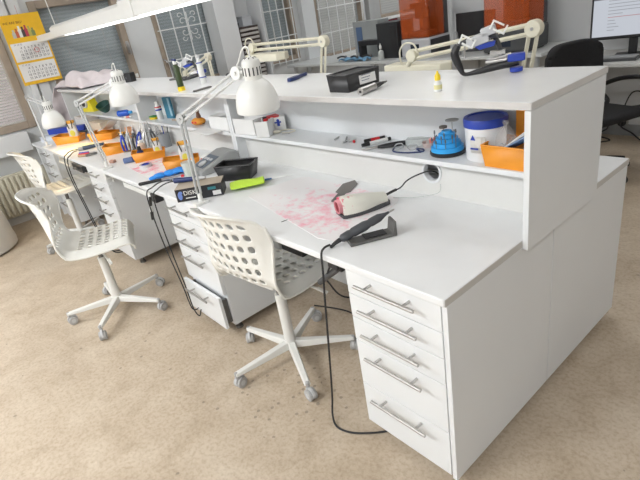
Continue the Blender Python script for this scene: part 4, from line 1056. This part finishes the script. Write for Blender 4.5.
b = MB(); b.sph((0, 0, .035), .05, (1, .8, .7)); b.build('body', LAMPW, t); b = MB(); b.sph((-.02, -.036, .04), .010, (1, .5, 1.2)); b.build('red_spot', RED, t)
# printed box
t = thing('product_box', 'black printed box with a white word and blue picture under the near task lamp', 'box', (-1.515, .100, T), 52)
b = MB(); b.bb(-.115, .115, -.055, .055, 0, .064); b.build('sides', mat('printed_black', (.02, .02, .025), .4), t, bevel=.001)
b = MB(); b.bb(-.115, .115, -.055, .055, .0642, .0656); b.build('cardboard_top', mat('box_top_tan', (.42, .36, .29), .7), t)
MY = Matrix(((1, 0, 0, 0), (0, 0, -1, 0), (0, 1, 0, 0), (0, 0, 0, 1)))  # text plane facing -y
text('DISK', .030, 'box_word', mat('box_white_ink', (.75, .75, .72), .6), t, Matrix.Translation((-.045, -.0553, .040)) @ MY)
b = MB(); b.sph((-.095, -.0552, .030), .018, (.6, .03, 1.1)); b.sph((-.090, -.0553, .046), .010, (1, .05, .8)); b.build('printed_blue_shape', mat('print_blue', (.16, .26, .62), .5), t)
b = MB(); b.bb(-.07, -.02, -.0558, -.0552, .013, .018); b.build('printed_line', mat('box_white_ink', (.75, .75, .72), .6), t)
b = MB(); b.bb(.065, .105, -.0558, -.0552, .008, .030); b.build('price_sticker', PAPER, t)
b = MB(); b.bb(.045, .085, -.0558, -.0552, .038, .052); b.build('teal_print', mat('print_teal', (.04, .22, .26), .5), t)
t = thing('rotary_tool', 'dark cylindrical tool lying on top of the black printed box', 'tool', (-1.59, .075, T + .0800), 40)
b = MB(); b.cyl((-.07, 0, 0), (.05, 0, 0), .0135, .0115, seg=18); b.build('body', NAVY, t, bevel=.002); b = MB(); b.cyl((.05, 0, 0), (.10, 0, 0), .010, .005, seg=14); b.build('tip', LGREY, t)
for k, (y, lbl) in enumerate([(.0, 'left'), (.03, 'right')]):
    cable('tool_cable', '%s of two black cables looping from the tool down past the drawers' % lbl,
          [(-1.64 - y, .03, T + .080), (-1.74 - y * 2, .02, T + .055), (-1.83 - y * 2.2, .0, T + .015), (-1.84 - y * 3, -.03, T - .02), (-1.825 - 3 * y, -.04, .60), (-1.79 - 2.5 * y, -.045, .40), (-1.74 - 1.5 * y, -.05, .22), (-1.70 - y, -.06, .10), (-1.675 - y, -.05, .05 + y), (-1.66 - y, -.035, .09)], .0035)
t = thing('handpiece_hanger', 'black hanger under the bench edge left of the second drawer cabinet', 'holder', (-1.92, .02, T - .026))
b = MB(); b.bb(-.03, .03, -.028, .02, -.05, -.001); b.build('bracket', BLACK, t, bevel=.003)
t = thing('white_handpiece', 'black handpiece with a white ring hanging under the worktop', 'handpiece', (-1.975, -.01, T - .05))
b = MB(); b.cyl((.02, 0, -.002), (-.015, 0, -.055), .008, .009, seg=14); b.cyl((-.032, 0, -.095), (-.055, 0, -.15), .0095, .0085, seg=14); b.build('body', BLACK, t)
b = MB(); b.cyl((-.015, 0, -.055), (-.032, 0, -.095), .0098, seg=14); b.build('ring', LAMPW, t)
# gloves and knife
t = thing('rubber_gloves', 'crumpled bright blue gloves on the worktop left of the printed box', 'glove', (-2.06, .15, T), 66)
b = MB()
for k, (x, y, r_, sx) in enumerate([(-.03, 0, .026, 1.5), (.03, .005, .028, 1.4), (.07, .01, .020, 1.1), (-.07, -.005, .018, 1.3)]): b.sph((x, y, r_ * .62), r_, (sx, 1.15, .62), u=20, v=12)
for k in range(5): b.tube([(.05, -.02 + .012 * k, .02), (.09, -.03 + .016 * k, .022 + .006 * (k % 2)), (.12, -.035 + .018 * k, .012)], lambda q: .0095 - .003 * q, seg=8)
b.build('body', GLOVE, t)
t = thing('plaster_knife', 'knife with a dark wooden handle lying in front of the blue gloves', 'knife', (-2.02, .075, T + .0085), 62)
b = MB(); b.cyl((-.09, 0, 0), (.03, 0, 0), .010, .008, seg=14); b.sph((-.09, 0, 0), .010); b.build('handle', BLACK, t); b = MB(); b.prism([(.03, -.012), (.12, -.010), (.14, .004), (.03, .010)], -.001, .001); b.build('blade', mat('wooden_blade', (.32, .26, .22), .5), t)
t = thing('measuring_cup', 'clear plastic cup of green liquid on the worktop behind the near lamp arm', 'cup', (-1.86, .215, T))
b = MB(); b.lathe([(0, 0), (.026, 0), (.034, .095), (.0325, .095), (.0245, .003), (0, .003)], seg=24); b.build('cup', CLEAR, t)
b = MB(); b.lathe([(0, .0035), (.0245, .0035), (.0265, .035), (0, .035)], seg=24); b.build('liquid', mat('green_liquid', (.45, .70, .10), .2), t)
t = thing('wax_pellet', 'tiny red round pellet lying on the worktop beside the clear cup', 'pellet', (-1.945, .205, T)); b = MB(); b.lathe([(0, 0), (.010, 0), (.010, .009), (.008, .011), (0, .011)]); b.build('body', RED, t)
# orange bins along the bench
orange_bin('orange bin behind the clear cup, near its left', (-2.12, .30, T + .002), 64, .21, .13, .072, .05)
orange_bin('orange bin right of the pliers holding bottles', (-2.62, .30, T + .002), 66, .215, .12, .066, .045)
orange_bin('orange bin left of the pliers, behind the middle lamp arm', (-3.16, .28, T + .002), 62, .20, .13, .066, .045)
orange_bin('orange bin farther back behind the white cup', (-3.90, .425, T + .002), 42, .22, .15, .07, .045)
orange_bin('orange bin at the far left under the lit lamp', (-4.24, .22, T + .002), 45, .24, .14, .075, .05)
def pouch(label, loc, rz, sc=1):
    t = thing('bottle', label, 'bottle', loc, rz); b = MB()
    b.prism([(-.03 * sc, 0), (.03 * sc, 0), (.026 * sc, .085 * sc), (.012 * sc, .105 * sc), (-.012 * sc, .105 * sc), (-.026 * sc, .085 * sc)], -.014 * sc, .014 * sc, rot=(R(90), 0, 0)); b.build('body', PAPER, t, bevel=.006 * sc)
    b = MB(); b.bb(-.024 * sc, .024 * sc, -.012 * sc, .012 * sc, .105 * sc, .122 * sc); b.build('cap', mat('cap_orange', (.85, .42, .05), .4), t, bevel=.003)
    b = MB(); b.sph((0, -.0145 * sc, .045 * sc), .016 * sc, (1, .08, 1.2)); b.build('yellow_print', mat('print_yellow', (.85, .80, .12), .5), t)
    for s_ in (-1, 1):
        b = MB(); b.cyl((s_ * .018 * sc, -.017 * sc, .122 * sc), (s_ * .010 * sc, -.017 * sc, .075 * sc), .003 * sc, seg=8); b.build('clip_leg', DGREY, t)
    return t
pouch('white squeeze bottle with orange cap and yellow print in the bin behind the clear cup', (-2.11, .33, T + .006), 55, 1.25)
pouch('white squeeze bottle with orange cap standing in the orange bin right of the pliers', (-2.60, .36, T + .006), 55, 1.0)
pouch('white squeeze bottle with orange cap in the bin left of the pliers', (-3.13, .33, T + .006), 55, 1.1)
pouch('white squeeze bottle with orange cap in the far left orange bin', (-4.25, .27, T + .006), 50, 1.45)
t = thing('glue_bottle', 'pale peach round jar standing in the bin right of the pliers', 'jar', (-2.72, .30, T + .004)); b = MB(); b.lathe([(0, .0), (.024, .0), (.024, .03), (.028, .06), (.026, .09), (.014, .10), (0, .10)]); b.build('body', mat('peach_jar', (.75, .58, .46), .5), t); b = MB(); b.lathe([(0, .10), (.018, .10), (.016, .115), (0, .116)]); b.build('cap', LAMPW, t)
t = thing('ink_bottle', 'dark blue bottle standing in the bin right of the pliers', 'bottle', (-2.64, .25, T + .004)); b = MB(); b.lathe([(0, .0), (.022, .0), (.022, .06), (.012, .07), (0, .07)]); b.build('body', NAVY, t); b = MB(); b.lathe([(0, .07), (.014, .07), (.012, .095), (0, .095)]); b.build('cap', BLACK, t)
t = thing('dental_model', 'small dark model lying in the bin right of the pliers', 'model', (-2.63, .215, T + .004)); b = MB(); b.sph((0, 0, .014), .020, (1.3, .9, .6)); b.build('body', DGREY, t)
# pliers on a rack
t = thing('pliers_rack', 'metal rack for pliers at the back of the middle workstation', 'rack', (-3.0, .415, T), 58)
b = MB(); b.bb(-.15, .15, -.03, .03, 0, .006); b.cyl((-.15, 0, .11), (.15, 0, .11), .004)
for s_ in (-1, 1): b.cyl((s_ * .15, 0, .0), (s_ * .15, 0, .11), .004)
b.build('frame', STEEL, t)
pl = ['blue handled pliers, leftmost on the rack', 'steel pliers, second from the left on the rack', 'dark handled pliers, third from the left on the rack', 'blue handled pliers in the middle of the rack', 'steel pliers right of the middle on the rack', 'dark handled pliers, second from the right on the rack', 'grey pliers, rightmost on the rack']
cr, sr = math.cos(R(58)), math.sin(R(58))
for k in range(7):
    q = -.13 + k * .043
    t = thing('pliers', pl[k], 'pliers', (-3.0 + q * cr, .415 + q * sr, T + .117), 58 + random.uniform(-8, 8), 'pliers on the rack')
    hm = [BLUE, LGREY, DGREY, BLUE, STEEL, DGREY, GREY][k]
    tl = R(random.uniform(-32, 32))
    M_ = Euler((0, tl, 0)).to_matrix().to_4x4()
    for s_ in (-1, 1):
        b = MB(M_); b.tube([(0, -.006, .012), (s_ * .010, -.022, -.02), (s_ * .013, -.030, -.06), (s_ * .010, -.034, -.10)], .0075, seg=8); b.build('handle', hm, t)
    b = MB(M_); b.sph((0, -.004, .014), .014, (1, .6, 1)); b.tube([(0, -.004, .014), (.002, .006, .05), (.004, .012, .075)], lambda u: .0062 - .004 * u, seg=8); b.build('jaws', STEEL, t)
t = thing('jar', 'grey wire tangle holder beside the pliers rack', 'holder', (-2.83, .52, T)); b = MB(); b.lathe([(0, 0), (.04, 0), (.045, .10), (.042, .10), (.037, .004), (0, .004)]); b.build('cup', mat('jar_grey', (.36, .38, .40), .3, alpha=.8), t)
for k in range(5):
    b = MB(); a = k * 1.3; b.cyl((.02 * math.cos(a), .02 * math.sin(a), .01), (.045 * math.cos(a), .045 * math.sin(a), .16), .004, .003, seg=8); b.build('tool_handle', [STEEL, DGREY, BLUE, STEEL, LGREY][k], t)
# tape roll, cap, red blots
t = thing('tape_roll', 'clear tape roll with a blue core lying on the stained worktop', 'tape', (-2.44, .19, T), 0)
b = MB(); b.lathe([(.028, 0), (.040, 0), (.040, .018), (.028, .018), (.028, 0)], seg=28); b.build('roll', mat('tape_clear', (.70, .70, .72), .2, alpha=.8), t)
b = MB(); b.lathe([(.024, 0), (.0278, 0), (.0278, .020), (.024, .020), (.024, 0)], seg=28); b.build('core', BLUE, t)
t = thing('blue_jar', 'short dark blue round jar lying on the worktop left of the tape roll', 'jar', (-2.70, .175, T + .019), 60)
b = MB(); b.lathe([(0, 0), (.019, 0), (.019, .06), (0, .06)], rot=(0, R(90), 0), c=(-.03, 0, 0)); b.build('body', mat('slate_blue', (.10, .16, .34), .4), t, bevel=.002); b = MB(); b.lathe([(0, 0), (.0195, 0), (.0195, .014), (0, .014)], rot=(0, R(90), 0), c=(.03, 0, 0)); b.build('cap', NAVY, t)
t = thing('wooden_block', 'small brown wax block beside the foot of the middle lamp', 'block', (-2.86, .12, T), 30); b = MB(); b.bb(-.02, .02, -.015, .015, 0, .02); b.build('block', mat('wax_brown', (.42, .24, .18), .5), t, bevel=.004)
b = MB(); b.prism([(-2.75, .14), (-2.1, .08), (-2.05, .12), (-2.15, .42), (-2.3, .50), (-2.7, .48)], T + .0004, T + .0014)
tag(b.build('work_mat', stain_mat('stained_paper_mat', (.80, .79, .79), (.80, .16, .26), (-2.40, .24, T), .42, scale=15, lo=.50, hi=.74, rough=.5)), 'white work mat with pink stains at the middle workstation', 'mat')
t = thing('long_tweezers', 'long thin steel tweezers lying behind the bin right of the pliers', 'tweezers', (-2.86, .40, T + .004), 62); b = MB()
for s_ in (-1, 1): b.tube([(-.12, s_ * .001, 0), (0, s_ * .006, 0), (.12, 0, 0)], .0022, seg=6)
b.build('arms', DSTEEL, t); b = MB(); b.cyl((.10, 0, 0), (.125, 0, 0), .004); b.build('joint', STEEL, t)
t = thing('bowl', 'small white bowl upside down between the orange bins', 'bowl', (-3.38, .42, T)); b = MB(); b.lathe([(.052, 0), (.050, .025), (.036, .045), (.016, .052), (0, .053)], seg=28); b.build('body', LAMPW, t); b = MB(); b.cyl((0, 0, .053), (0, 0, .058), .014); b.build('foot', LAMPW, t)
t = thing('white_spoon', 'long white plastic spoon lying beside the upturned bowl', 'spoon', (-3.12, .44, T + .05), 40); b = MB(); b.tube([(-.07, 0, 0), (0, 0, .006), (.09, 0, .012)], .004); b.build('handle', LAMPW, t); b = MB(); b.sph((-.09, 0, -.002), .02, (1.2, .8, .3)); b.build('bowl', LAMPW, t)
# far left station
t = thing('motor_handpiece', 'dark blue and grey motor handpiece lying at the far workstation', 'handpiece', (-3.63, .20, T + .017), 58)
b = MB(); b.cyl((-.05, 0, 0), (.12, 0, .004), .017, .011, seg=18); b.build('body', mat('handpiece_navy', (.03, .05, .09), .4), t, bevel=.002); b = MB(); b.cyl((-.09, 0, 0), (-.05, 0, 0), .0165, .0165, seg=16); b.build('rear_collar', GREY, t)
for k in range(2):
    cable('handpiece_cable', ['left', 'right'][k] + ' black cable from the far handpiece over the worktop edge to the floor', [(-3.68 + .06 * k, .12 - .02 * k, T + .017), (-3.67 + .08 * k, .06, T + .020), (-3.62 + .10 * k, .015, T + .015), (-3.56 + .09 * k, -.03, T - .01), (-3.50 + .07 * k, -.05, .62), (-3.40 + .06 * k, -.05, .40), (-3.30 + .06 * k, -.05, .20), (-3.24 + .05 * k, -.02, .03), (-3.2 + .05 * k, .1, .006), (-3.1, .4, .006)], .004)
t = thing('handpiece_hanger', 'black handpiece rest fixed under the edge of the far workstation', 'holder', (-3.32, .02, T - .026))
b = MB(); b.bb(-.13, .13, -.035, .02, -.055, -.001); b.build('bracket', BLACK, t, bevel=.004); b = MB(); b.cyl((-.06, -.045, -.035), (.06, -.05, -.02), .010, seg=14); b.build('grip', DSTEEL, t)
for k, (x, y, a, m_, l_) in enumerate([(-3.48, .115, 40, BLUE, 'blue handled small knife by the far handpiece'), (-3.43, .10, 52, RED, 'red handled small knife by the far handpiece'), (-3.38, .075, 35, mat('tan_wood', (.50, .33, .20), .6), 'wooden handled small knife by the far handpiece'), (-3.34, .13, 70, DSTEEL, 'dark steel tool right of the small knives')]):
    t = thing('modelling_knife', l_, 'knife', (x, y, T + .010), a); b = MB(); b.cyl((-.05, 0, 0), (.035, 0, 0), .0095, .008, seg=12); b.build('handle', m_, t, bevel=.002); b = MB(); b.prism([(.035, -.005), (.085, -.003), (.095, 0), (.035, .005)], -.0008, .0008); b.build('blade', STEEL, t)
b = MB(); b.bb(-.15, .15, -.10, .10, .0004, .002); o = b.build('paper_note', mat('cream_paper', (.80, .76, .58), .7), None, loc=(-3.92, .17, T), rot=(0, 0, R(22))); tag(o, 'cream sheet of paper on the worktop under the lit lamp', 'paper')
b = MB(); b.bb(-.10, .10, -.07, .07, .0022, .0034); o = b.build('paper_note', mat('green_paper', (.62, .74, .48), .7), None, loc=(-3.78, .22, T), rot=(0, 0, R(40))); tag(o, 'pale green slip of paper overlapping the cream sheet', 'paper')
t = thing('tray', 'blue tray standing on a pale box at the far left end of the worktop', 'tray', (-4.55, .30, T + .05), 40)
b = MB(); b.bb(-.20, .20, -.03, .03, .0, .05); b.build('front', BLUE, t, bevel=.004)
b = MB(); b.bb(-.19, .19, .0305, .10, .0, .035); b.build('bed', NAVY, t, bevel=.004)
t = thing('plastic_box', 'pale frosted box on the far left end of the worktop under the blue tray', 'box', (-4.60, .22, T), 40)
b = MB(); b.bb(-.17, .20, -.06, .14, 0, .045); b.build('body', mat('frosted_box', (.66, .70, .76), .4), t, bevel=.006); b = MB(); b.bb(-.175, .205, -.065, .145, .0452, .0495); b.build('lid', mat('frosted_box', (.66, .70, .76), .4), t)
t = thing('cardboard_box', 'beige cardboard box on the worktop under the far shelf', 'box', (-4.20, .50, T), 6); b = MB(); b.bb(-.14, .14, -.055, .055, 0, .12); b.build('sides', BEIGEB, t, bevel=.002); b = MB(); b.bb(-.14, .14, -.003, .003, .1202, .1208); b.build('tape', CARD, t)
t = thing('cardboard_box', 'pale upright box behind the far left orange bin', 'box', (-4.56, .50, T), 4); b = MB(); b.bb(-.15, .15, -.06, .06, 0, .155); b.build('sides', mat('pale_box', (.76, .70, .66), .7), t, bevel=.002); b = MB(); b.bb(-.14, .14, -.0612, -.0602, .02, .13); b.build('front_label', PAPER, t)
t = thing('paper_sheets', 'curled white papers leaning on the far bin under the shelf', 'paper', (-3.88, .47, T + .075), 25)
b = MB(); b.grid(lambda u, v: ((u - .5) * .16, (v - .5) * .12, .07 * u * u + .01 * math.sin(5 * v)), 8, 6); b.build('sheet', PAPER, t, solid=.001)
t = thing('wooden_stand', 'terracotta block standing behind the bins under the shelf', 'block', (-3.60, .545, T), 4); b = MB(); b.prism([(-.05, 0), (.05, 0), (.03, .09), (-.03, .09)], -.02, .02, rot=(R(90), 0, 0)); b.build('block', mat('terracotta', (.62, .30, .16), .7), t, bevel=.003)

# under the bench
t = thing('under_desk_tray', 'white shallow tray under the worktop of the middle workstation', 'tray', (-2.27, .12, T - .0262)); b = MB(); b.bb(-.22, .22, -.09, .20, -.062, -.056); b.bb(-.22, .22, -.09, -.084, -.056, -.030); b.bb(-.22, -.214, -.084, .2, -.056, 0); b.bb(.214, .22, -.084, .2, -.056, 0); b.build('tray', LAMPW, t)
b = MB(); b.bb(-.18, .18, -.07, .18, -.0555, -.035); b.build('tray_content', LGREY, t)
t = thing('under_desk_tray', 'pale tray under the worktop edge of the far workstation', 'tray', (-3.72, .10, T - .0262)); b = MB(); b.bb(-.16, .16, -.11, .18, -.055, -.035); b.bb(-.16, -.154, -.10, .18, -.035, 0); b.bb(.154, .16, -.10, .18, -.035, 0); b.build('tray', mat('tray_cream', (.75, .72, .64), .5), t, bevel=.003)
t = thing('control_unit', 'grey and black motor control box under the near worktop', 'device', (-.93, .25, T - .0262), 0)
b = MB(); b.bb(-.20, .02, -.15, .14, -.12, -.03); b.bb(-.15, .10, -.06, .1, -.03, 0); b.build('housing', mat('unit_grey', (.42, .43, .43), .45), t, bevel=.004)
b = MB(); b.bb(.0202, .16, -.14, .14, -.12, -.035); b.build('black_side', BLACK, t, bevel=.002); b = MB(); b.bb(-.18, .0, -.154, -.1502, -.085, -.065); b.build('vent_strip', LGREY, t)
cable('floor_cable', 'black cable on the floor deep under the near workstation', [(-1.25, .45, .006), (-1.05, .52, .006), (-.85, .50, .006), (-.68, .55, .006), (-.60, .60, .05)], .004)

# ------------------------------------------------------------------ tables along the back wall
PT = .85
t = thing('lab_table', 'long grey-white table carrying the machines along the back wall', 'table', (0, 0, 0))
b = MB(); b.bb(-4.95, -1.42, 3.33, 3.98, PT - .03, PT); b.build('tabletop', mat('table_laminate', (.58, .60, .60), .4), t, bevel=.003)
for x in (-4.85, -3.4, -2.4, -1.5):
    for y in (3.40, 3.92):
        b = MB(); b.bb(x - .02, x + .02, y - .02, y + .02, 0, PT - .0305); b.build('leg', LGREY, t, bevel=.002)
t = thing('computer_desk', 'white desk with monitor and keyboard at the right along the back wall', 'desk', (0, 0, 0))
b = MB(); b.bb(-1.40, 1.2, 3.33, 3.98, .722, .752); b.build('desktop', mat('desk_laminate', (.66, .66, .64), .4), t, bevel=.003)
for x in (-1.33, 1.1):
    b = MB(); b.bb(x - .015, x + .015, 3.40, 3.95, 0, .7215); b.build('leg', LGREY, t, bevel=.002)
def printer3d(label, loc, w, d, h0, h1, basem, group):
    t = thing('resin_printer', label, 'printer', loc, 0, group)
    b = MB(); b.bb(-w / 2, w / 2, -d / 2, d / 2, .012, h0); b.build('base', basem, t, bevel=.018, seg=3)
    b = MB(); b.bb(-w / 2 + .03, w / 2 - .03, -d / 2 + .03, d / 2 - .03, 0, .012); b.build('foot', BLACK, t)
    b = MB(); b.bb(w / 2 + .0002, w / 2 + .004, -d / 2 + .02, d / 2 - .02, .03, h0 - .02); b.build('side_panel', DGREY, t)
    b = MB(); b.bb(-.055, .055, -d / 2 - .004, -d / 2 - .0005, h0 * .30, h0 * .72); b.build('display', SCREEN, t, bevel=.001)
    b = MB(); b.bb(-w / 2 + .005, w / 2 - .005, -d / 2 + .005, d / 2 - .08, h0 + .001, h1); c = b.build('amber_cover', AMBER, t, bevel=.02, seg=3)
    b = MB(); b.bb(-w / 2 + .04, w / 2 - .02, d / 2 - .078, d / 2, h0 + .001, h1 - .02); b.build('rear_column', DGREY, t, bevel=.004)
    b = MB(); b.bb(-.02, .07, .0, d / 2 - .082, h0 + .05, h1 - .05); b.bb(-.10, .10, -.09, d / 2 - .09, h0 + .28, h0 + .33); b.bb(-.12, .12, -.12, .05, h0 + .01, h0 + .06); b.bb(-.05, .05, -.08, 0, h0 + .18, h0 + .28); b.build('build_platform', DAMBER, t)
    return t
SILV = mat('silver_plastic', (.52, .53, .56), .35, var=.03)
printer3d('resin printer with amber cover and silver front, left on the back table', (-2.80, 3.58, PT), .37, .36, .19, .60, SILV, 'resin printers with amber covers')
printer3d('resin printer with amber cover and black front, right on the back table', (-1.79, 3.58, PT), .44, .36, .20, .66, DGREY, 'resin printers with amber covers')
t = thing('nozzle_bottle', 'tall grey bottle with a long thin nozzle between the printers', 'bottle', (-2.34, 3.46, PT)); b = MB(); b.lathe([(0, 0), (.045, 0), (.045, .02), (.028, .06), (.022, .20), (.010, .22), (0, .22)]); b.build('body', GREY, t); b = MB(); b.lathe([(0, .22), (.006, .22), (.003, .38), (0, .38)]); b.build('nozzle', LGREY, t)
t = thing('computer_monitor', 'black monitor standing between the two printers', 'monitor', (-2.28, 3.72, PT)); b = MB(); b.bb(-.22, .20, -.02, .02, .06, .36); b.build('panel', BLACK, t, bevel=.004); b = MB(); b.bb(-.03, .03, -.01, .03, .0, .08); b.bb(-.1, .1, -.07, .07, 0, .01); b.build('stand', DGREY, t)
t = thing('black_cabinet', 'tall black box beside the left printer on the back table', 'box', (-3.24, 3.62, PT)); b = MB(); b.bb(-.15, .15, -.14, .14, 0, .37); b.build('body', mat('matte_black', (.022, .024, .027), .5), t, bevel=.004); b = MB(); b.bb(.05, .13, -.144, -.1405, .03, .34); b.build('front_strip', BLACK, t)
t = bottle('wash_bottle', 'small frosted wash bottle with a thin nozzle before the black box', (-3.30, 3.42, PT), .032, .115, CLEAR, LAMPW, .06, neck=.3)
t = thing('steel_cabinet', 'grey metal case with a blue cloth hanging on it on the back table', 'case', (-3.80, 3.74, PT), -6)
b = MB(); b.bb(-.22, .24, -.02, .16, 0, .40); b.build('body', mat('case_grey', (.33, .35, .35), .45), t, bevel=.005)
b = MB(); b.bb(-.16, -.05, -.026, -.0205, .05, .34); b.build('blue_sheet', mat('slate_cloth', (.10, .16, .28), .8), t, bevel=.002)
t = thing('laptop_stand', 'black open stand before the grey case on the back table', 'stand', (-3.55, 3.55, PT), 0)
b = MB(); b.bb(-.17, .17, -.05, .05, .15, .20); b.bb(-.17, -.13, -.05, .05, 0, .15); b.bb(.13, .17, -.05, .05, 0, .15); b.build('frame', BLACK, t, bevel=.004)
b = MB(); b.bb(-.17, .17, -.05, .05, .2002, .206); b.build('top_edge', DGREY, t)
for k, (x, y, s_) in enumerate([(-3.62, 3.42, 1.0), (-3.82, 3.44, .9)]):
    t = thing('blue_cloth', ['crumpled pale blue cloth before the black frame on the back table', 'crumpled pale blue cloth further left on the back table'][k], 'cloth', (x, y, PT), 15 * k)
    b = MB(); b.grid(lambda u, v: ((u - .5) * .28 * s_, (v - .5) * .13, .012 + .02 * abs(math.sin(7 * u + 4 * v)) + .012 * math.sin(11 * v + 5 * u)), 18, 10); b.build('fabric', mat('pale_blue_cloth', (.22, .42, .62), .8), t, solid=.003, soff=1)
for k, (x, y) in enumerate([(-3.70, 3.385), (-3.50, 3.39), (-3.93, 3.40)]):
    t = thing('hand_tool', ['small black tool lying on the blue cloth', 'small black tool right of the blue cloth', 'dark ring tool at the left of the blue cloth'][k], 'tool', (x, y, PT + .05), 25 * k); b = MB(); b.tube([(-.05, 0, 0), (0, .01, .01), (.05, 0, 0)], .010); b.build('handle', BLACK, t); b = MB(); b.sph((.055, 0, 0), .016); b.build('head', DSTEEL, t)

# computer and keyboard on the right desk
t = thing('computer_monitor', 'wide black monitor showing a white web page on the right desk', 'monitor', (-.86, 3.70, .752), 12)
b = MB(); b.bb(-.31, .31, -.02, .02, .13, .50); b.build('panel', BLACK, t, bevel=.005)
b = MB(); b.bb(-.295, .295, -.0215, -.0203, .155, .485); sc_ = b.build('screen', mat('lit_screen', (.02, .02, .02), .3, emit=(.72, .76, .84), es=.62), t)
b = MB(); b.bb(-.295, .295, -.0228, -.0217, .43, .485); b.build('dark_bar', mat('screen_dark', (.02, .02, .02), .3, emit=(.10, .11, .13), es=.6), sc_)
txt = mat('screen_text', (.02, .02, .02), .4, emit=(.40, .42, .47), es=.6); rtx = mat('screen_red_text', (.02, .02, .02), .4, emit=(.60, .32, .34), es=.6)
for k in range(10):
    b = MB(); z = .415 - k * .024; L = [.30, .34, .28, .34, .10, .26, .05, .06, .08, .05][k]
    b.bb(-.19, -.19 + L, -.0228, -.0217, z, z + .005); b.build('text_line', rtx if k == 5 else txt, sc_)
b = MB(); b.bb(-.03, .03, -.0, .03, .01, .17); b.bb(-.12, .12, -.09, .09, 0, .01); b.build('stand', BLACK, t, bevel=.003)
t = thing('docking_station', 'flat black and grey device lying under the monitor on the right desk', 'device', (-.92, 3.47, .752), 6); b = MB(); b.bb(-.15, .18, -.07, .07, 0, .022); b.build('body', DGREY, t, bevel=.004); b = MB(); b.bb(-.14, .17, -.06, .06, .0222, .030); b.build('top_plate', GREY, t, bevel=.002)
t = thing('tablet_stylus', 'curved grey mouse lying at the right of the device on the desk', 'mouse', (-.66, 3.45, .752), 20); b = MB(); b.sph((0, 0, .012), .03, (1.7, 1, .55)); b.build('body', GREY, t); b = MB(); b.cyl((.0, 0, .029), (.02, 0, .028), .006); b.build('wheel', BLACK, t)
# office chair
t = thing('office_chair', 'black office chair with armrests at the right desk', 'chair', (-.83, 2.93, 0), -110)
b = MB()
def bk(u, v):
    x = (u - .5) * .53 * (1 - .04 * v ** 3); z = .60 + .375 * v
    return (x, -.21 - .03 * v + .05 * (2 * u - 1) ** 2 - .02 * math.sin(PI * v), z - (.05 * abs(2 * u - 1) ** 5 if v > .85 else 0))
b.grid(bk, 12, 12); b.build('backrest', FABRIC, t, solid=.05, sub=1, soff=-1)
b = MB(); b.bb(-.24, .24, -.20, .26, .44, .50); b.build('seat', FABRIC, t, bevel=.025, seg=3)
for s_ in (-1, 1):
    b = MB(); b.tube([(s_ * .24, -.10, .47), (s_ * .29, -.12, .50), (s_ * .30, -.20, .56), (s_ * .29, -.19, .60), (s_ * .29, .0, .675), (s_ * .29, .26, .69), (s_ * .30, .34, .64), (s_ * .29, .20, .50), (s_ * .24, .10, .47)], .017, seg=10); b.build('armrest', BLACK, t)
b = MB(); b.cyl((0, 0, .10), (0, 0, .44), .025, seg=16); b.bb(-.03, .03, -.26, -.05, .43, .45); b.bb(-.03, .03, -.275, -.245, .43, .70); b.build('column', BLACK, t)
for k in range(5):
    a = R(72 * k + 20); b = MB(); b.tube([(0, 0, .11), (.15 * math.cos(a), .15 * math.sin(a), .105), (.29 * math.cos(a), .29 * math.sin(a), .08)], lambda q: .022 - .006 * q, seg=8); lg = b.build('leg', BLACK, t)
    b = MB(); x, y = .30 * math.cos(a), .30 * math.sin(a); b.cyl((x - .02, y, .029), (x + .02, y, .029), .029, seg=18); b.build('caster', BLACK, lg)
b = MB(); b.tube([(-.03, -.205, .95), (-.02, -.202, .93), (-.015, -.204, .94)], .005); b.tube([(.0, -.203, .91), (.02, -.204, .935)], .004); b.build('stitched_mark', LGREY, t)
# sockets and cables under the desk
t = thing('power_outlet', 'black double plug sockets on the wall under the right desk', 'socket', (-1.03, YA - .0005, .12))
for x in (-.05, .05):
    for z in (0, .09):
        b = MB(); b.cyl((x, 0, z), (x, -.03, z), .036, seg=20); b.build('socket', BLACK, t, bevel=.003)
b = MB(); b.bb(-.1, .1, -.008, 0, -.05, .14); b.build('plate', mat('socket_plate', (.4, .4, .38), .5), t)
for k, pts in enumerate([[(-1.08, 3.96, .12), (-1.09, 3.93, .06), (-1.2, 3.85, .02), (-1.3, 3.7, .006)], [(-.98, 3.96, .12), (-.95, 3.90, .10), (-.85, 3.85, .07), (-.70, 3.8, .008), (-.4, 3.85, .008)], [(-.98, 3.96, .21), (-.90, 3.92, .40), (-.78, 3.93, .38), (-.6, 3.93, .22), (-.4, 3.93, .15)], [(-1.15, 3.9, .006), (-1.0, 3.8, .006), (-1.1, 3.7, .006), (-1.25, 3.75, .006)]]):
    cable('floor_cable', ['black cable dropping left from the wall sockets', 'black cable running right along the floor under the right desk', 'black cable curving right along the wall under the right desk', 'dark cable coil on the floor under the right desk'][k], pts, .006)
